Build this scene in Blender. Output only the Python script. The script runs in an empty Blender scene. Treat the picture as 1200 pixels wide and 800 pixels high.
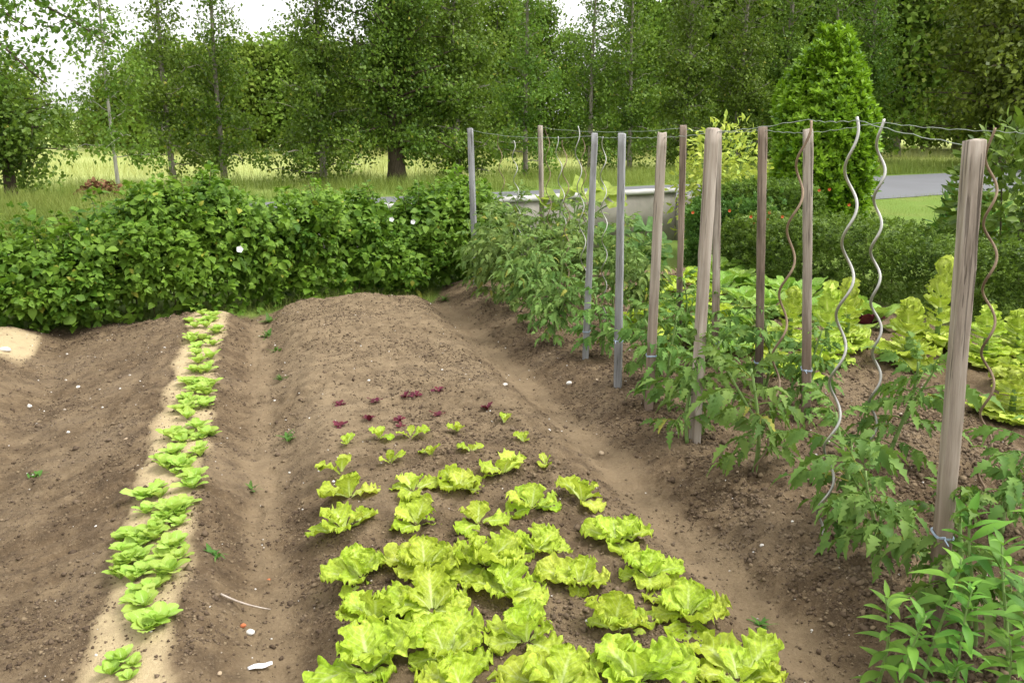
import bpy, math, random
import numpy as np
from mathutils import Vector

# ------------------------------------------------------------------ basics
SC = bpy.context.scene
COL = SC.collection
F, H = 1000.0, 1.55
P = math.atan(255 / 1000)
YAW = math.atan(.3 / (math.cos(P) + math.sin(P) * .255))
rad = math.radians
PI = math.pi


def ray(px, py):
    u = (px - 600) / F
    v = (400 - py) / F
    c, s = math.cos(P), math.sin(P)
    return u, c + s * v, -s + c * v          # right, forward (level), up


def world(x, y):
    cy, sy = math.cos(YAW), math.sin(YAW)
    return x * cy + y * sy, -x * sy + y * cy


def at_z(px, py, z=0.0):
    x, y, zz = ray(px, py)
    t = (z - H) / zz
    X, Y = world(x * t, y * t)
    return np.array((X, Y, z))


def at_d(px, py, d):
    x, y, zz = ray(px, py)
    t = d / y
    X, Y = world(x * t, d)
    return np.array((X, Y, H + zz * t))


def fwd(p):
    return p[0] * math.sin(YAW) + p[1] * math.cos(YAW)


# ------------------------------------------------------------------ noise
def _hash(ix, iy, iz, seed):
    n = (ix.astype(np.int64) * 374761393 + iy.astype(np.int64) * 668265263 + iz.astype(np.int64) * 2147483647 + seed * 974634743)
    n = (n ^ (n >> 13)) * 1274126177
    n = n & 0xffffffff
    n = ((n ^ (n >> 16)) * 2246822519) & 0xffffffff
    n = n ^ (n >> 15)
    return (n & 0xffffff) / float(0xffffff)


def vnoise(x, y, z=None, seed=0):
    x = np.asarray(x, float); y = np.asarray(y, float)
    z = np.zeros_like(x) if z is None else np.asarray(z, float)
    fx, fy, fz = np.floor(x), np.floor(y), np.floor(z)
    a, b, c = x - fx, y - fy, z - fz
    a = a * a * (3 - 2 * a); b = b * b * (3 - 2 * b); c = c * c * (3 - 2 * c)
    r = 0
    for i in (0, 1):
        for j in (0, 1):
            for k in (0, 1):
                w = (a if i else 1 - a) * (b if j else 1 - b) * (c if k else 1 - c)
                r = r + w * _hash(fx + i, fy + j, fz + k, seed)
    return r * 2 - 1


def fbm(x, y, z=None, seed=0, octs=4, gain=.5):
    r, amp, f, tot = 0, 1, 1, 0
    for o in range(octs):
        r = r + amp * vnoise(np.asarray(x) * f, np.asarray(y) * f, None if z is None else np.asarray(z) * f, seed + o * 17)
        tot += amp
        amp *= gain
        f *= 2.03
    return r / tot


def sst(a, b, x):
    t = np.clip((np.asarray(x, float) - a) / (b - a), 0, 1)
    return t * t * (3 - 2 * t)


# ------------------------------------------------------------------ meshes
def mesh_np(name, V, faces, smooth=True, mats=()):
    """faces: list of int arrays (m,k)"""
    me = bpy.data.meshes.new(name)
    V = np.asarray(V, np.float32)
    faces = [np.asarray(f, np.int32) for f in faces if len(f)]
    me.vertices.add(len(V))
    me.vertices.foreach_set('co', V.ravel())
    nl = sum(f.size for f in faces)
    npoly = sum(len(f) for f in faces)
    me.loops.add(nl)
    me.polygons.add(npoly)
    me.loops.foreach_set('vertex_index', np.concatenate([f.ravel() for f in faces]))
    tot = np.concatenate([np.full(len(f), f.shape[1], np.int32) for f in faces])
    st = np.concatenate(([0], np.cumsum(tot)[:-1])).astype(np.int32)
    me.polygons.foreach_set('loop_start', st)
    me.update(calc_edges=True)
    if smooth:
        me.polygons.foreach_set('use_smooth', np.ones(npoly, bool))
    for m in mats:
        me.materials.append(m)
    return me


def obj(name, me, parent=None, loc=None):
    o = bpy.data.objects.new(name, me)
    COL.objects.link(o)
    if parent is not None:
        o.parent = parent
    if loc is not None:
        o.location = loc
    return o


def tag(o, label=None, cat=None, group=None, kind=None):
    if label: o['label'] = label
    if cat: o['category'] = cat
    if group: o['group'] = group
    if kind: o['kind'] = kind
    return o


def thing(name, label, cat, loc=(0, 0, 0), rz=0, group=None):
    o = bpy.data.objects.new(name, None)
    COL.objects.link(o)
    o.empty_display_size = .1
    o.location = loc
    o.rotation_euler = (0, 0, rz)
    return tag(o, label, cat, group)


def copy_tree(o, parent=None):
    c = o.copy()
    COL.objects.link(c)
    if parent is not None:
        c.parent = parent
    for ch in list(o.children):
        copy_tree(ch, c)
    return c


class Geo:
    def __init__(self):
        self.V, self.F, self.n, self.A = [], [], 0, []

    def add(self, V, faces, uv=None):
        V = np.asarray(V, float)
        self.A.append(np.full((len(V), 2), 9.) if uv is None else uv)
        self.V.append(V)
        for f in faces:
            if len(f):
                self.F.append(np.asarray(f, np.int64) + self.n)
        self.n += len(V)
        return self

    def mesh(self, name, mat, smooth=True):
        by = {}
        for f in self.F:
            by.setdefault(f.shape[1], []).append(f)
        me = mesh_np(name, np.concatenate(self.V), [np.concatenate(v) for v in by.values()], smooth,
                     mat if isinstance(mat, (list, tuple)) else [mat])
        if any(a[0, 0] < 5 for a in self.A):
            A = np.concatenate(self.A).astype(np.float32)
            for k, nm in enumerate(('leaf_u', 'leaf_v')):
                at = me.attributes.new(nm, 'FLOAT', 'POINT')
                at.data.foreach_set('value', np.ascontiguousarray(A[:, k]))
        return me


def tube(pts, rads, n=6, cap=True):
    pts = np.asarray(pts, float)
    m = len(pts)
    rads = np.broadcast_to(np.asarray(rads, float), (m,))
    T = np.gradient(pts, axis=0)
    T /= np.linalg.norm(T, axis=1)[:, None] + 1e-9
    ref = np.array((1., 0, 0)) if abs(T[0][0]) < .8 else np.array((0, 1., 0))
    V = []
    for i in range(m):
        a = np.cross(T[i], ref); a /= np.linalg.norm(a) + 1e-9
        ref = np.cross(a, T[i])
        b = ref
        th = np.arange(n) * 2 * PI / n
        V.append(pts[i] + rads[i] * (np.cos(th)[:, None] * a + np.sin(th)[:, None] * b))
    V = np.concatenate(V)
    i, j = np.meshgrid(np.arange(m - 1), np.arange(n), indexing='ij')
    i, j = i.ravel(), j.ravel()
    k = (j + 1) % n
    Fq = np.stack((i * n + j, i * n + k, (i + 1) * n + k, (i + 1) * n + j), 1)
    fs = [Fq]
    if cap:
        V = np.concatenate((V, pts[:1], pts[-1:]))
        jj = np.arange(n); kk = (jj + 1) % n
        fs.append(np.stack((kk, jj, np.full(n, m * n)), 1))
        fs.append(np.stack(((m - 1) * n + jj, (m - 1) * n + kk, np.full(n, m * n + 1)), 1))
    return V, fs


def unit(a):
    return a / (np.linalg.norm(a, axis=-1, keepdims=True) + 1e-9)


def frames(d, up):
    """columns x, along, normal from leaf direction d and approximate normal up"""
    d = unit(d)
    x = unit(np.cross(d, up))
    n = np.cross(x, d)
    return np.stack((x, d, n), axis=2)


def scatter(geo, tpls, pos, R, scale, rng):
    """instantiate random templates (V,faces) at pos with rotation R and scale"""
    n = len(pos)
    which = rng.integers(0, len(tpls), n)
    for ti, (V, fs) in enumerate(tpls):
        idx = np.nonzero(which == ti)[0]
        if not len(idx):
            continue
        s = np.asarray(scale)[idx]
        W = np.einsum('nij,vj->nvi', R[idx], V) * s.reshape(-1, 1, 1) + pos[idx][:, None, :]
        off = (np.arange(len(idx)) * len(V))[:, None, None]
        geo.add(W.reshape(-1, 3), [(f[None] + off).reshape(-1, f.shape[1]) for f in fs])


def leaf_tpl(n=3, ratio=.3, p=.8, fold=.25, bend=.25, lob=0, seed=0):
    """leaf of length 1 along +y, normal +z"""
    r = np.random.default_rng(seed)
    V = []
    for i in range(n + 1):
        t = i / n
        w = ratio * math.sin(PI * min(.985, max(.03, t ** p)))
        if lob and 0 < i < n:
            w *= 1 + lob * (.75 * (-1) ** i + .35 * r.uniform(-1, 1))
        y = t * (1 - .2 * bend * t)
        z = -bend * t * t
        V += [(-w, y, z + fold * w), (0, y, z), (w, y + (lob and r.uniform(-.03, .03)), z + fold * w)]
    Fq = []
    for i in range(n):
        a = i * 3
        Fq += [(a, a + 1, a + 4, a + 3), (a + 1, a + 2, a + 5, a + 4)]
    return np.array(V), [np.array(Fq)]


def merge(parts):
    V, D, n = [], {}, 0
    for v, fs in parts:
        V.append(v)
        for f in fs:
            D.setdefault(f.shape[1], []).append(f + n)
        n += len(v)
    return np.concatenate(V), [np.concatenate(x) for x in D.values()]


def xform(tpl, R, s, t):
    return (tpl[0] @ np.asarray(R).T) * s + np.asarray(t), tpl[1]


RHOMB = (np.array(((0, 0, 0), (-.38, .5, .1), (0, 1, -.12), (.38, .5, .1))), [np.array(((0, 1, 2, 3),))])
RHOMB2 = (np.array(((0, 0, 0), (-.3, .45, .08), (0, 1, .1), (.34, .55, -.05))), [np.array(((0, 1, 2, 3),))])


# ------------------------------------------------------------------ materials
def new_mat(name):
    m = bpy.data.materials.new(name)
    m.use_nodes = True
    nt = m.node_tree
    nt.nodes.clear()
    out = nt.nodes.new('ShaderNodeOutputMaterial')
    return m, nt, out


def N(nt, typ, **kw):
    n = nt.nodes.new(typ)
    for k, v in kw.items():
        setattr(n, k, v)
    return n


def noise(nt, vec, scale, detail=4, rough=.55):
    n = N(nt, 'ShaderNodeTexNoise')
    n.inputs['Scale'].default_value = scale
    n.inputs['Detail'].default_value = detail
    n.inputs['Roughness'].default_value = rough
    if vec is not None:
        nt.links.new(vec, n.inputs['Vector'])
    return n.outputs['Fac']


def ramp(nt, fac, stops):
    r = N(nt, 'ShaderNodeValToRGB')
    e = r.color_ramp.elements
    while len(e) < len(stops):
        e.new(.5)
    for i, (p, c) in enumerate(stops):
        e[i].position = p
        e[i].color = (*c, 1) if len(c) == 3 else c
    nt.links.new(fac, r.inputs['Fac'])
    return r.outputs['Color']


def mixc(nt, fac, a, b, mode='MIX'):
    m = N(nt, 'ShaderNodeMix', data_type='RGBA', blend_type=mode)
    for s, v in ((m.inputs['Factor'], fac), (m.inputs['A'], a), (m.inputs['B'], b)):
        if isinstance(v, (int, float)):
            s.default_value = v
        elif isinstance(v, tuple):
            s.default_value = (*v, 1)
        else:
            nt.links.new(v, s)
    return m.outputs['Result']


def mth(nt, op, a, b=None, clamp=False):
    m = N(nt, 'ShaderNodeMath', operation=op, use_clamp=clamp)
    for s, v in zip(m.inputs, (a, b)):
        if v is None: continue
        if isinstance(v, (int, float)):
            s.default_value = v
        else:
            nt.links.new(v, s)
    return m.outputs[0]


def leaf_mat(name, dark, light, trans=.3, rough=.5, spec=.35, clump=3.0, tcol=None, veins=None, ribs=None, old=0.):
    m, nt, out = new_mat(name)
    L = nt.links
    geo = N(nt, 'ShaderNodeNewGeometry')
    tc = N(nt, 'ShaderNodeTexCoord')
    isl = geo.outputs['Random Per Island']
    cl = noise(nt, tc.outputs['Object'], clump, 2)
    cl = mth(nt, 'MULTIPLY', mth(nt, 'SUBTRACT', cl, .5), 1.8)
    f = mth(nt, 'ADD', mth(nt, 'MULTIPLY', isl, .75), mth(nt, 'ADD', cl, .12), clamp=True)
    col = mixc(nt, f, dark, light)
    if veins:
        v = noise(nt, tc.outputs['Object'], veins, 3, .6)
        vv = N(nt, 'ShaderNodeMapRange')
        vv.inputs['From Min'].default_value = .35
        vv.inputs['From Max'].default_value = .7
        vv.inputs['To Min'].default_value = .72
        vv.inputs['To Max'].default_value = 1.25
        L.new(v, vv.inputs['Value'])
        g = N(nt, 'ShaderNodeCombineColor')
        for s in g.inputs: L.new(vv.outputs[0], s)
        col = mixc(nt, 1.0, col, g.outputs[0], 'MULTIPLY')
    # per-plant tone, a few yellowed leaves
    oi = N(nt, 'ShaderNodeObjectInfo')
    hv = N(nt, 'ShaderNodeHueSaturation')
    L.new(mth(nt, 'ADD', .484, mth(nt, 'MULTIPLY', oi.outputs['Random'], .024)), hv.inputs['Hue'])
    L.new(mth(nt, 'ADD', .86, mth(nt, 'MULTIPLY', oi.outputs['Random'], .26)), hv.inputs['Value'])
    L.new(col, hv.inputs['Color'])
    col = hv.outputs[0]
    if old:
        col = mixc(nt, mth(nt, 'MULTIPLY', mth(nt, 'GREATER_THAN', isl, 1 - old), .6), col, (.42, .36, .06))
    if ribs:
        au = N(nt, 'ShaderNodeAttribute', attribute_name='leaf_u').outputs['Fac']
        av = N(nt, 'ShaderNodeAttribute', attribute_name='leaf_v').outputs['Fac']
        main = mth(nt, 'MULTIPLY', sstn(nt, au, .11, .015), sstn(nt, av, 1.0, .35))
        ph = mth(nt, 'FRACT', mth(nt, 'SUBTRACT', mth(nt, 'MULTIPLY', av, 7.), mth(nt, 'MULTIPLY', au, 3.6)))
        side_v = mth(nt, 'MULTIPLY', sstn(nt, mth(nt, 'ABSOLUTE', mth(nt, 'SUBTRACT', ph, .5)), .13, .02), sstn(nt, au, .95, .2))
        base_v = sstn(nt, av, .45, .05)
        rf = mth(nt, 'ADD', mth(nt, 'MULTIPLY', main, .75), mth(nt, 'ADD', mth(nt, 'MULTIPLY', side_v, .30), mth(nt, 'MULTIPLY', base_v, .35)), True)
        col = mixc(nt, rf, col, ribs)
    bs = N(nt, 'ShaderNodeBsdfPrincipled')
    L.new(col, bs.inputs['Base Color'])
    bs.inputs['Roughness'].default_value = rough + .08
    bs.inputs['Specular IOR Level'].default_value = spec * .45
    tr = N(nt, 'ShaderNodeBsdfTranslucent')
    tcol = tcol or tuple(min(1, c * k) for c, k in zip(light, (1.5, 1.5, .8)))
    L.new(mixc(nt, .5, col, tcol), tr.inputs['Color'])
    mx = N(nt, 'ShaderNodeMixShader')
    mx.inputs[0].default_value = trans
    L.new(bs.outputs[0], mx.inputs[1]); L.new(tr.outputs[0], mx.inputs[2])
    if veins:
        b = N(nt, 'ShaderNodeBump')
        b.inputs['Strength'].default_value = .5
        b.inputs['Distance'].default_value = .006
        L.new(noise(nt, tc.outputs['Object'], veins * .9, 2), b.inputs['Height'])
        L.new(b.outputs[0], bs.inputs['Normal'])
        L.new(b.outputs[0], tr.inputs['Normal'])
    L.new(mx.outputs[0], out.inputs['Surface'])
    return m


def plain_mat(name, a, b, scale=8., rough=.8, spec=.3, metal=0, bump=0., stretch=(1, 1, 1), detail=5):
    m, nt, out = new_mat(name)
    L = nt.links
    tc = N(nt, 'ShaderNodeTexCoord')
    mp = N(nt, 'ShaderNodeMapping')
    mp.inputs['Scale'].default_value = stretch
    L.new(tc.outputs['Object'], mp.inputs['Vector'])
    oi = N(nt, 'ShaderNodeObjectInfo')
    ad = N(nt, 'ShaderNodeVectorMath', operation='ADD')
    L.new(mp.outputs[0], ad.inputs[0])
    cx = N(nt, 'ShaderNodeCombineXYZ')
    L.new(mth(nt, 'MULTIPLY', oi.outputs['Random'], 37.), cx.inputs[0])
    L.new(cx.outputs[0], ad.inputs[1])
    n = noise(nt, ad.outputs[0], scale, detail, .6)
    col = ramp(nt, n, [(.3, a), (.7, b)])
    bs = N(nt, 'ShaderNodeBsdfPrincipled')
    L.new(col, bs.inputs['Base Color'])
    bs.inputs['Roughness'].default_value = rough
    bs.inputs['Specular IOR Level'].default_value = spec
    bs.inputs['Metallic'].default_value = metal
    if bump:
        bp = N(nt, 'ShaderNodeBump')
        bp.inputs['Strength'].default_value = 1
        bp.inputs['Distance'].default_value = bump
        L.new(n, bp.inputs['Height'])
        L.new(bp.outputs[0], bs.inputs['Normal'])
    L.new(bs.outputs[0], out.inputs['Surface'])
    return m


def wood_mat(name, base, pale, dark, low=None):
    m, nt, out = new_mat(name)
    L = nt.links
    tc = N(nt, 'ShaderNodeTexCoord')
    mp = N(nt, 'ShaderNodeMapping')
    mp.inputs['Scale'].default_value = (26, 26, 1.3)
    L.new(tc.outputs['Object'], mp.inputs['Vector'])
    oi = N(nt, 'ShaderNodeObjectInfo')
    ad = N(nt, 'ShaderNodeVectorMath', operation='ADD')
    cx = N(nt, 'ShaderNodeCombineXYZ')
    L.new(mth(nt, 'MULTIPLY', oi.outputs['Random'], 61.), cx.inputs[2])
    L.new(mp.outputs[0], ad.inputs[0]); L.new(cx.outputs[0], ad.inputs[1])
    g = noise(nt, ad.outputs[0], 1.6, 6, .65)
    col = ramp(nt, g, [(.28, dark), (.46, base), (.7, pale)])
    bigm = N(nt, 'ShaderNodeMapping')
    bigm.inputs['Scale'].default_value = (9, 9, 2.2)
    L.new(ad.outputs[0], bigm.inputs['Vector'])
    bigm.inputs['Scale'].default_value = (.35, .35, 1.9)
    big = noise(nt, bigm.outputs[0], 1., 4)
    col = mixc(nt, mth(nt, 'MULTIPLY', sstn(nt, big, .52, .3), .6), col, tuple(c * .85 for c in dark))
    col = mixc(nt, mth(nt, 'MULTIPLY', sstn(nt, big, .45, .7), .55), col, base)
    # fine dark cracks along the grain
    mp2 = N(nt, 'ShaderNodeMapping')
    mp2.inputs['Scale'].default_value = (90, 90, 2.4)
    L.new(tc.outputs['Object'], mp2.inputs['Vector'])
    cr = noise(nt, mp2.outputs[0], 1.2, 3, .5)
    ck = sstn(nt, cr, .62, .69)
    col = mixc(nt, mth(nt, 'MULTIPLY', ck, .55), col, tuple(c * .3 for c in dark))
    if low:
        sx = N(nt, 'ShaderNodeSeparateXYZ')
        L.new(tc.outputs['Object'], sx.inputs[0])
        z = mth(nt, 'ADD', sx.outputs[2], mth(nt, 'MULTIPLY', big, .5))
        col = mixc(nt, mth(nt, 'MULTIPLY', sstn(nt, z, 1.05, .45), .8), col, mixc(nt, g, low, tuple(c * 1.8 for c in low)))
    bs = N(nt, 'ShaderNodeBsdfPrincipled')
    L.new(col, bs.inputs['Base Color'])
    bs.inputs['Roughness'].default_value = .85
    bs.inputs['Specular IOR Level'].default_value = .2
    bp = N(nt, 'ShaderNodeBump')
    bp.inputs['Distance'].default_value = .004
    L.new(mth(nt, 'SUBTRACT', g, mth(nt, 'MULTIPLY', ck, .6)), bp.inputs['Height'])
    L.new(bp.outputs[0], bs.inputs['Normal'])
    L.new(bs.outputs[0], out.inputs['Surface'])
    return m


def sstn(nt, v, a, b):
    n = N(nt, 'ShaderNodeMapRange', interpolation_type='SMOOTHSTEP')
    n.inputs['From Min'].default_value = a
    n.inputs['From Max'].default_value = b
    nt.links.new(v, n.inputs['Value'])
    return n.outputs[0]


M = {}
M['lettuce'] = leaf_mat('lettuce_leaf', (.26, .395, .018), (.50, .60, .085), .32, .45, .4, 9., veins=70., ribs=(.62, .70, .30))
M['lettuce_deep'] = leaf_mat('lettuce_leaf_green', (.22, .40, .02), (.38, .54, .06), .3, .45, .4, 6., veins=60.)
M['bolted'] = leaf_mat('bolted_lettuce_leaf', (.31, .45, .03), (.53, .64, .14), .3, .5, .3, 7., veins=45., ribs=(.70, .76, .32))
M['chicory'] = leaf_mat('chicory_leaf', (.14, .28, .025), (.32, .48, .10), .28, .4, .45, 4., veins=40., ribs=(.55, .62, .32))
M['seedling'] = leaf_mat('salad_seedling_leaf', (.20, .36, .03), (.40, .54, .12), .3, .45, .4, 8., ribs=(.52, .62, .28))
M['red'] = leaf_mat('red_lettuce_leaf', (.06, .008, .018), (.14, .022, .035), .15, .45, .4, 20., tcol=(.25, .03, .03))
M['tomato'] = leaf_mat('tomato_leaf', (.055, .13, .022), (.16, .27, .055), .25, .5, .4, 6., old=0.02)
M['tomato_light'] = leaf_mat('tomato_leaf_pale', (.075, .155, .03), (.20, .30, .075), .25, .5, .4, 4., old=0.03)
M['stem'] = plain_mat('green_stem', (.12, .2, .05), (.2, .3, .09), 20, .6)
M['drystem'] = plain_mat('dry_stem', (.16, .13, .07), (.3, .25, .15), 20, .8)
M['bean'] = leaf_mat('hedge_leaf', (.04, .12, .009), (.185, .34, .038), .28, .45, .45, 1.6, old=0.012)
M['beanstem'] = plain_mat('hedge_stem', (.08, .07, .03), (.14, .13, .05), 15, .8)
M['mint'] = leaf_mat('phlox_leaf', (.06, .16, .022), (.19, .38, .05), .25, .45, .45, 7., old=0.01)
M['box'] = leaf_mat('box_leaf', (.035, .075, .010), (.17, .27, .04), .2, .4, .45, 4.)
M['flowerbush'] = leaf_mat('small_shrub_leaf', (.04, .11, .015), (.11, .22, .04), .25, .45, .4, 4.)
M['laurel'] = leaf_mat('laurel_leaf', (.05, .13, .006), (.26, .43, .03), .22, .3, .5, 1.6)
M['gold'] = leaf_mat('golden_leaf', (.20, .30, .04), (.52, .56, .12), .3, .45, .4, 3.)
M['poplar'] = leaf_mat('poplar_leaf', (.045, .10, .012), (.155, .25, .032), .3, .4, .5, .8, old=0.01)
M['poplar_light'] = leaf_mat('poplar_leaf_light', (.07, .14, .015), (.17, .26, .035), .3, .4, .5, .6)
M['olive'] = leaf_mat('olive_leaf', (.04, .065, .010), (.19, .25, .03), .25, .35, .5, .9)
M['far'] = leaf_mat('far_leaf', (.085, .145, .018), (.21, .30, .05), .25, .6, .2, .35, old=0)
M['fardark'] = leaf_mat('far_leaf_dark', (.07, .135, .018), (.18, .27, .042), .25, .6, .2, .35)
M['bark'] = plain_mat('grey_bark', (.14, .12, .09), (.34, .31, .26), 6, .9, .2, 0, .01, (6, 6, 1))
M['barkdark'] = plain_mat('dark_bark', (.05, .038, .025), (.13, .10, .07), 6, .9, .2, 0, .015, (6, 6, 1))
M['barkpale'] = plain_mat('pale_bark', (.28, .26, .22), (.5, .47, .42), 5, .9, .2, 0, .005, (4, 4, 1))
M['metal'] = plain_mat('galvanised_rod', (.30, .29, .27), (.5, .49, .46), 9, .42, .5, .75)
M['rust'] = plain_mat('rusty_rod', (.13, .085, .055), (.30, .22, .15), 12, .6, .4, .4)
M['wire'] = plain_mat('wire_steel', (.22, .26, .22), (.42, .46, .42), 9, .5, .5, .5)
M['concrete'] = plain_mat('concrete', (.15, .14, .115), (.31, .29, .25), 2.2, .9, .2, 0, .006, detail=9)
M['cap'] = plain_mat('white_cap', (.28, .275, .255), (.50, .495, .47), 3, .85, detail=8)
M['stone'] = plain_mat('pale_stone', (.45, .43, .38), (.75, .73, .68), 18, .8, .3, 0, .002)
M['stonetan'] = plain_mat('tan_stone', (.30, .22, .14), (.5, .4, .28), 18, .85, .3, 0, .002)
M['brick'] = plain_mat('brick_chip', (.35, .1, .04), (.5, .17, .07), 18, .85)
M['plastic'] = plain_mat('white_plastic', (.75, .76, .80), (.85, .86, .9), 10, .35, .5)
M['twig'] = plain_mat('twig', (.30, .24, .19), (.5, .44, .38), 30, .8)
M['twine'] = plain_mat('blue_twine', (.25, .32, .42), (.4, .48, .6), 40, .7)
M['orange'] = plain_mat('orange_petal', (.5, .10, .03), (.65, .17, .05), 20, .6)
M['white'] = plain_mat('white_petal', (.75, .76, .78), (.85, .85, .86), 20, .6)
M['wood_grey'] = wood_mat('weathered_wood', (.33, .275, .23), (.50, .44, .385), (.15, .115, .09))
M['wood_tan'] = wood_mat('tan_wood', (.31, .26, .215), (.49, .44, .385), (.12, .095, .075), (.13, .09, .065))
M['wood_blue'] = wood_mat('silvered_wood', (.24, .24, .245), (.38, .38, .39), (.12, .115, .11))
M['wood_dark'] = wood_mat('dark_wood', (.20, .15, .115), (.34, .275, .22), (.07, .05, .038), (.045, .032, .024))
M['brush'] = leaf_mat('dead_leaf', (.10, .045, .025), (.24, .13, .07), .1, .8, .2, 5.)
M['grass'] = leaf_mat('grass_blade', (.11, .17, .03), (.27, .32, .08), .3, .5, .3, .35)
M['field'] = leaf_mat('field_grass', (.26, .32, .10), (.46, .47, .19), .3, .6, .2, .12)

# ------------------------------------------------------------------ ground
RA = np.array((3.39, 20.36)); RDIR = unit(np.array((16.93, 3.8))); RN = np.array((-RDIR[1], RDIR[0]))
RW = 5.9


def road_side(x, y):            # >0 beyond the far edge, <-RW before the near edge
    return (x - RA[0]) * RN[0] + (y - RA[1]) * RN[1]


def masks(x, y):
    x = np.asarray(x, float); y = np.asarray(y, float)
    w = .05 * fbm(x * 1.3, y * 1.3, seed=5, octs=3)
    xx = x + w
    fur_x = -1.52 + .085 * (7.1 - y)
    end1 = sst(7.75, 7.45, y + .12 * fbm(x * 2, y * 0 + 3, seed=9, octs=2) - .1 * sst(-.6, -1.6, x) * -1)
    end2 = sst(8.0, 7.7, y + .1 * fbm(x * 2.4, y * 0, seed=19, octs=2))
    b1 = sst(.15, 1.05, (xx - fur_x) / .85) * sst(-.10, -.36, xx) * end1
    b0 = sst(fur_x - .12, fur_x - .5, xx) * sst(7.75, 7.4, y)
    b2 = sst(-.06, .30, xx) * sst(1.58, 1.24 - .02 * 0, xx - .012 * (7 - y) * 0) * end2
    b3 = sst(1.56, 1.95, xx) * sst(8.9, 8.4, y)
    soil = sst(9.3, 8.9, y) * sst(-4.5, -4.2, x) * sst(5.4, 5.0, x + (y - 5) * -.0)
    soil = np.maximum(soil * sst(7.95, 7.75, y + (0.9 * sst(1.4, 1.9, x) * -1)), sst(8.4, 8.1, y) * 0)
    wob = .04 * fbm(x * 3, y * 3, seed=31, octs=3)
    wob2 = wob - .02 * sst(4.5, 2.0, y) + .03 * fbm(x * 9, y * 9, seed=33, octs=3)
    sand = sst(-.67, -.585, x + wob2) * sst(-.31, -.40, x + wob2) * sst(7.62, 7.5, y)
    left = fur_x - .15
    sand0 = sst(left - .04, left - .10, x + wob) * sst(left - .75, left - .6, x) * sst(7.55, 7.35, y) * sst(6.45, 6.75, y)
    sand = np.maximum(sand, sand0)
    p1 = sst(-.20, -.12, x + wob) * sst(.06, -.04, x + wob)
    p2 = sst(1.42, 1.5, x + wob) * sst(1.74, 1.62, x + wob)
    path = np.maximum(p1 * .75, p2) * sst(8.2, 7.6, y)
    path = path * sst(-.55, .1, fbm(x * 5, y * 5, seed=35, octs=4) + path * .55 - .25)
    return dict(b0=b0, b1=b1, b2=b2, b3=b3, soil=soil, sand=sand, path=path, end1=end1, end2=end2, fur=fur_x)


def hgt(x, y, m=None, fine=True):
    x = np.asarray(x, float); y = np.asarray(y, float)
    m = m or masks(x, y)
    bed = np.maximum.reduce([m['b0'] * .92, m['b1'], m['b2'] * 1.06, m['b3'] * 1.0])
    z = -.12 + .12 * bed
    z = z - .05 * m['soil'] * np.exp(-((x - m['fur'] + .03) / .14) ** 2)
    z = z + m['soil'] * (.02 * fbm(x * 1.1, y * 1.1, seed=2, octs=2))
    z = z + .022 * m['b2'] * np.exp(-((x - .7) / .45) ** 2) - .004
    rough = m['soil'] * (1 - .62 * np.maximum(m['sand'], m['path']))
    z = z + rough * (.024 * fbm(x * 4.5, y * 4.5, seed=3, octs=3))
    if fine:
        lump = 1 - np.abs(fbm(x * 13 + 3 * vnoise(x * 5, y * 5, seed=6), y * 13, seed=4, octs=3, gain=.55)) * 2
        tex = .35 + .65 * sst(-.3, .4, fbm(x * 1.4, y * 1.4, seed=12, octs=2)) + .35 * m['b3']
        z = z + rough * tex * (.027 * np.clip(lump, -.6, 1) - .012 + .007 * fbm(x * 38, y * 38, seed=14, octs=2))
    # rake lines along the left bed, trodden prints in the paths
    z = z + m['b1'] * (1 - m['sand']) * .006 * np.sin((x + .05 * vnoise(x * 2, y * .8, seed=51)) * 62) * sst(-.2, .3, vnoise(x * .9, y * .7, seed=52))
    for k in range(15):
        for (cx, sp, off) in ((-.09, .42, .045), (1.60, .47, .06)):
            yy = 1.9 + k * sp
            xx = cx + off * (1 if k % 2 else -1)
            a = .1 * math.sin(k * 5 + cx * 9)
            dx = (x - xx) * math.cos(a) - (y - yy) * math.sin(a); dy = (x - xx) * math.sin(a) + (y - yy) * math.cos(a)
            q = np.minimum((dx / .045) ** 2 + ((dy - .07) / .10) ** 2, (dx / .034) ** 2 + ((dy + .09) / .045) ** 2)
            z = z - .013 * sst(1.25, .6, q) + .004 * np.exp(-((q - 1.5) / .4) ** 2)
    # slow roll of the field and the hill it climbs
    far = np.sqrt(x * x + y * y)
    z = z + np.clip((far - 120) / 700, 0, 2) * 3
    return z


def axis(lo, a, b, hi, step, grow=1.18, step2=None):
    core = [a]
    s = step
    while core[-1] < b:
        if step2:
            s = step + (step2 - step) * (core[-1] - a) / (b - a)
        core.append(core[-1] + s)
    out = []
    s2 = s
    p = core[-1]
    while p < hi:
        s2 *= grow; p += s2; out.append(p)
    pre = []
    p = a; s1 = step
    while p > lo:
        s1 *= grow; p -= s1; pre.append(p)
    return np.array(pre[::-1] + core + out)


gx = axis(-900, -3.0, 5.4, 900, .017, 1.2)
gy = axis(-60, 1.3, 9.0, 1200, .013, 1.14, .036)
X, Y = np.meshgrid(gx, gy)
mk = masks(X, Y)
Z = hgt(X, Y, mk)
nx, ny = len(gx), len(gy)
i, j = np.meshgrid(np.arange(ny - 1), np.arange(nx - 1), indexing='ij')
i, j = i.ravel(), j.ravel()
quad = np.stack((i * nx + j, i * nx + j + 1, (i + 1) * nx + j + 1, (i + 1) * nx + j), 1)


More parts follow.
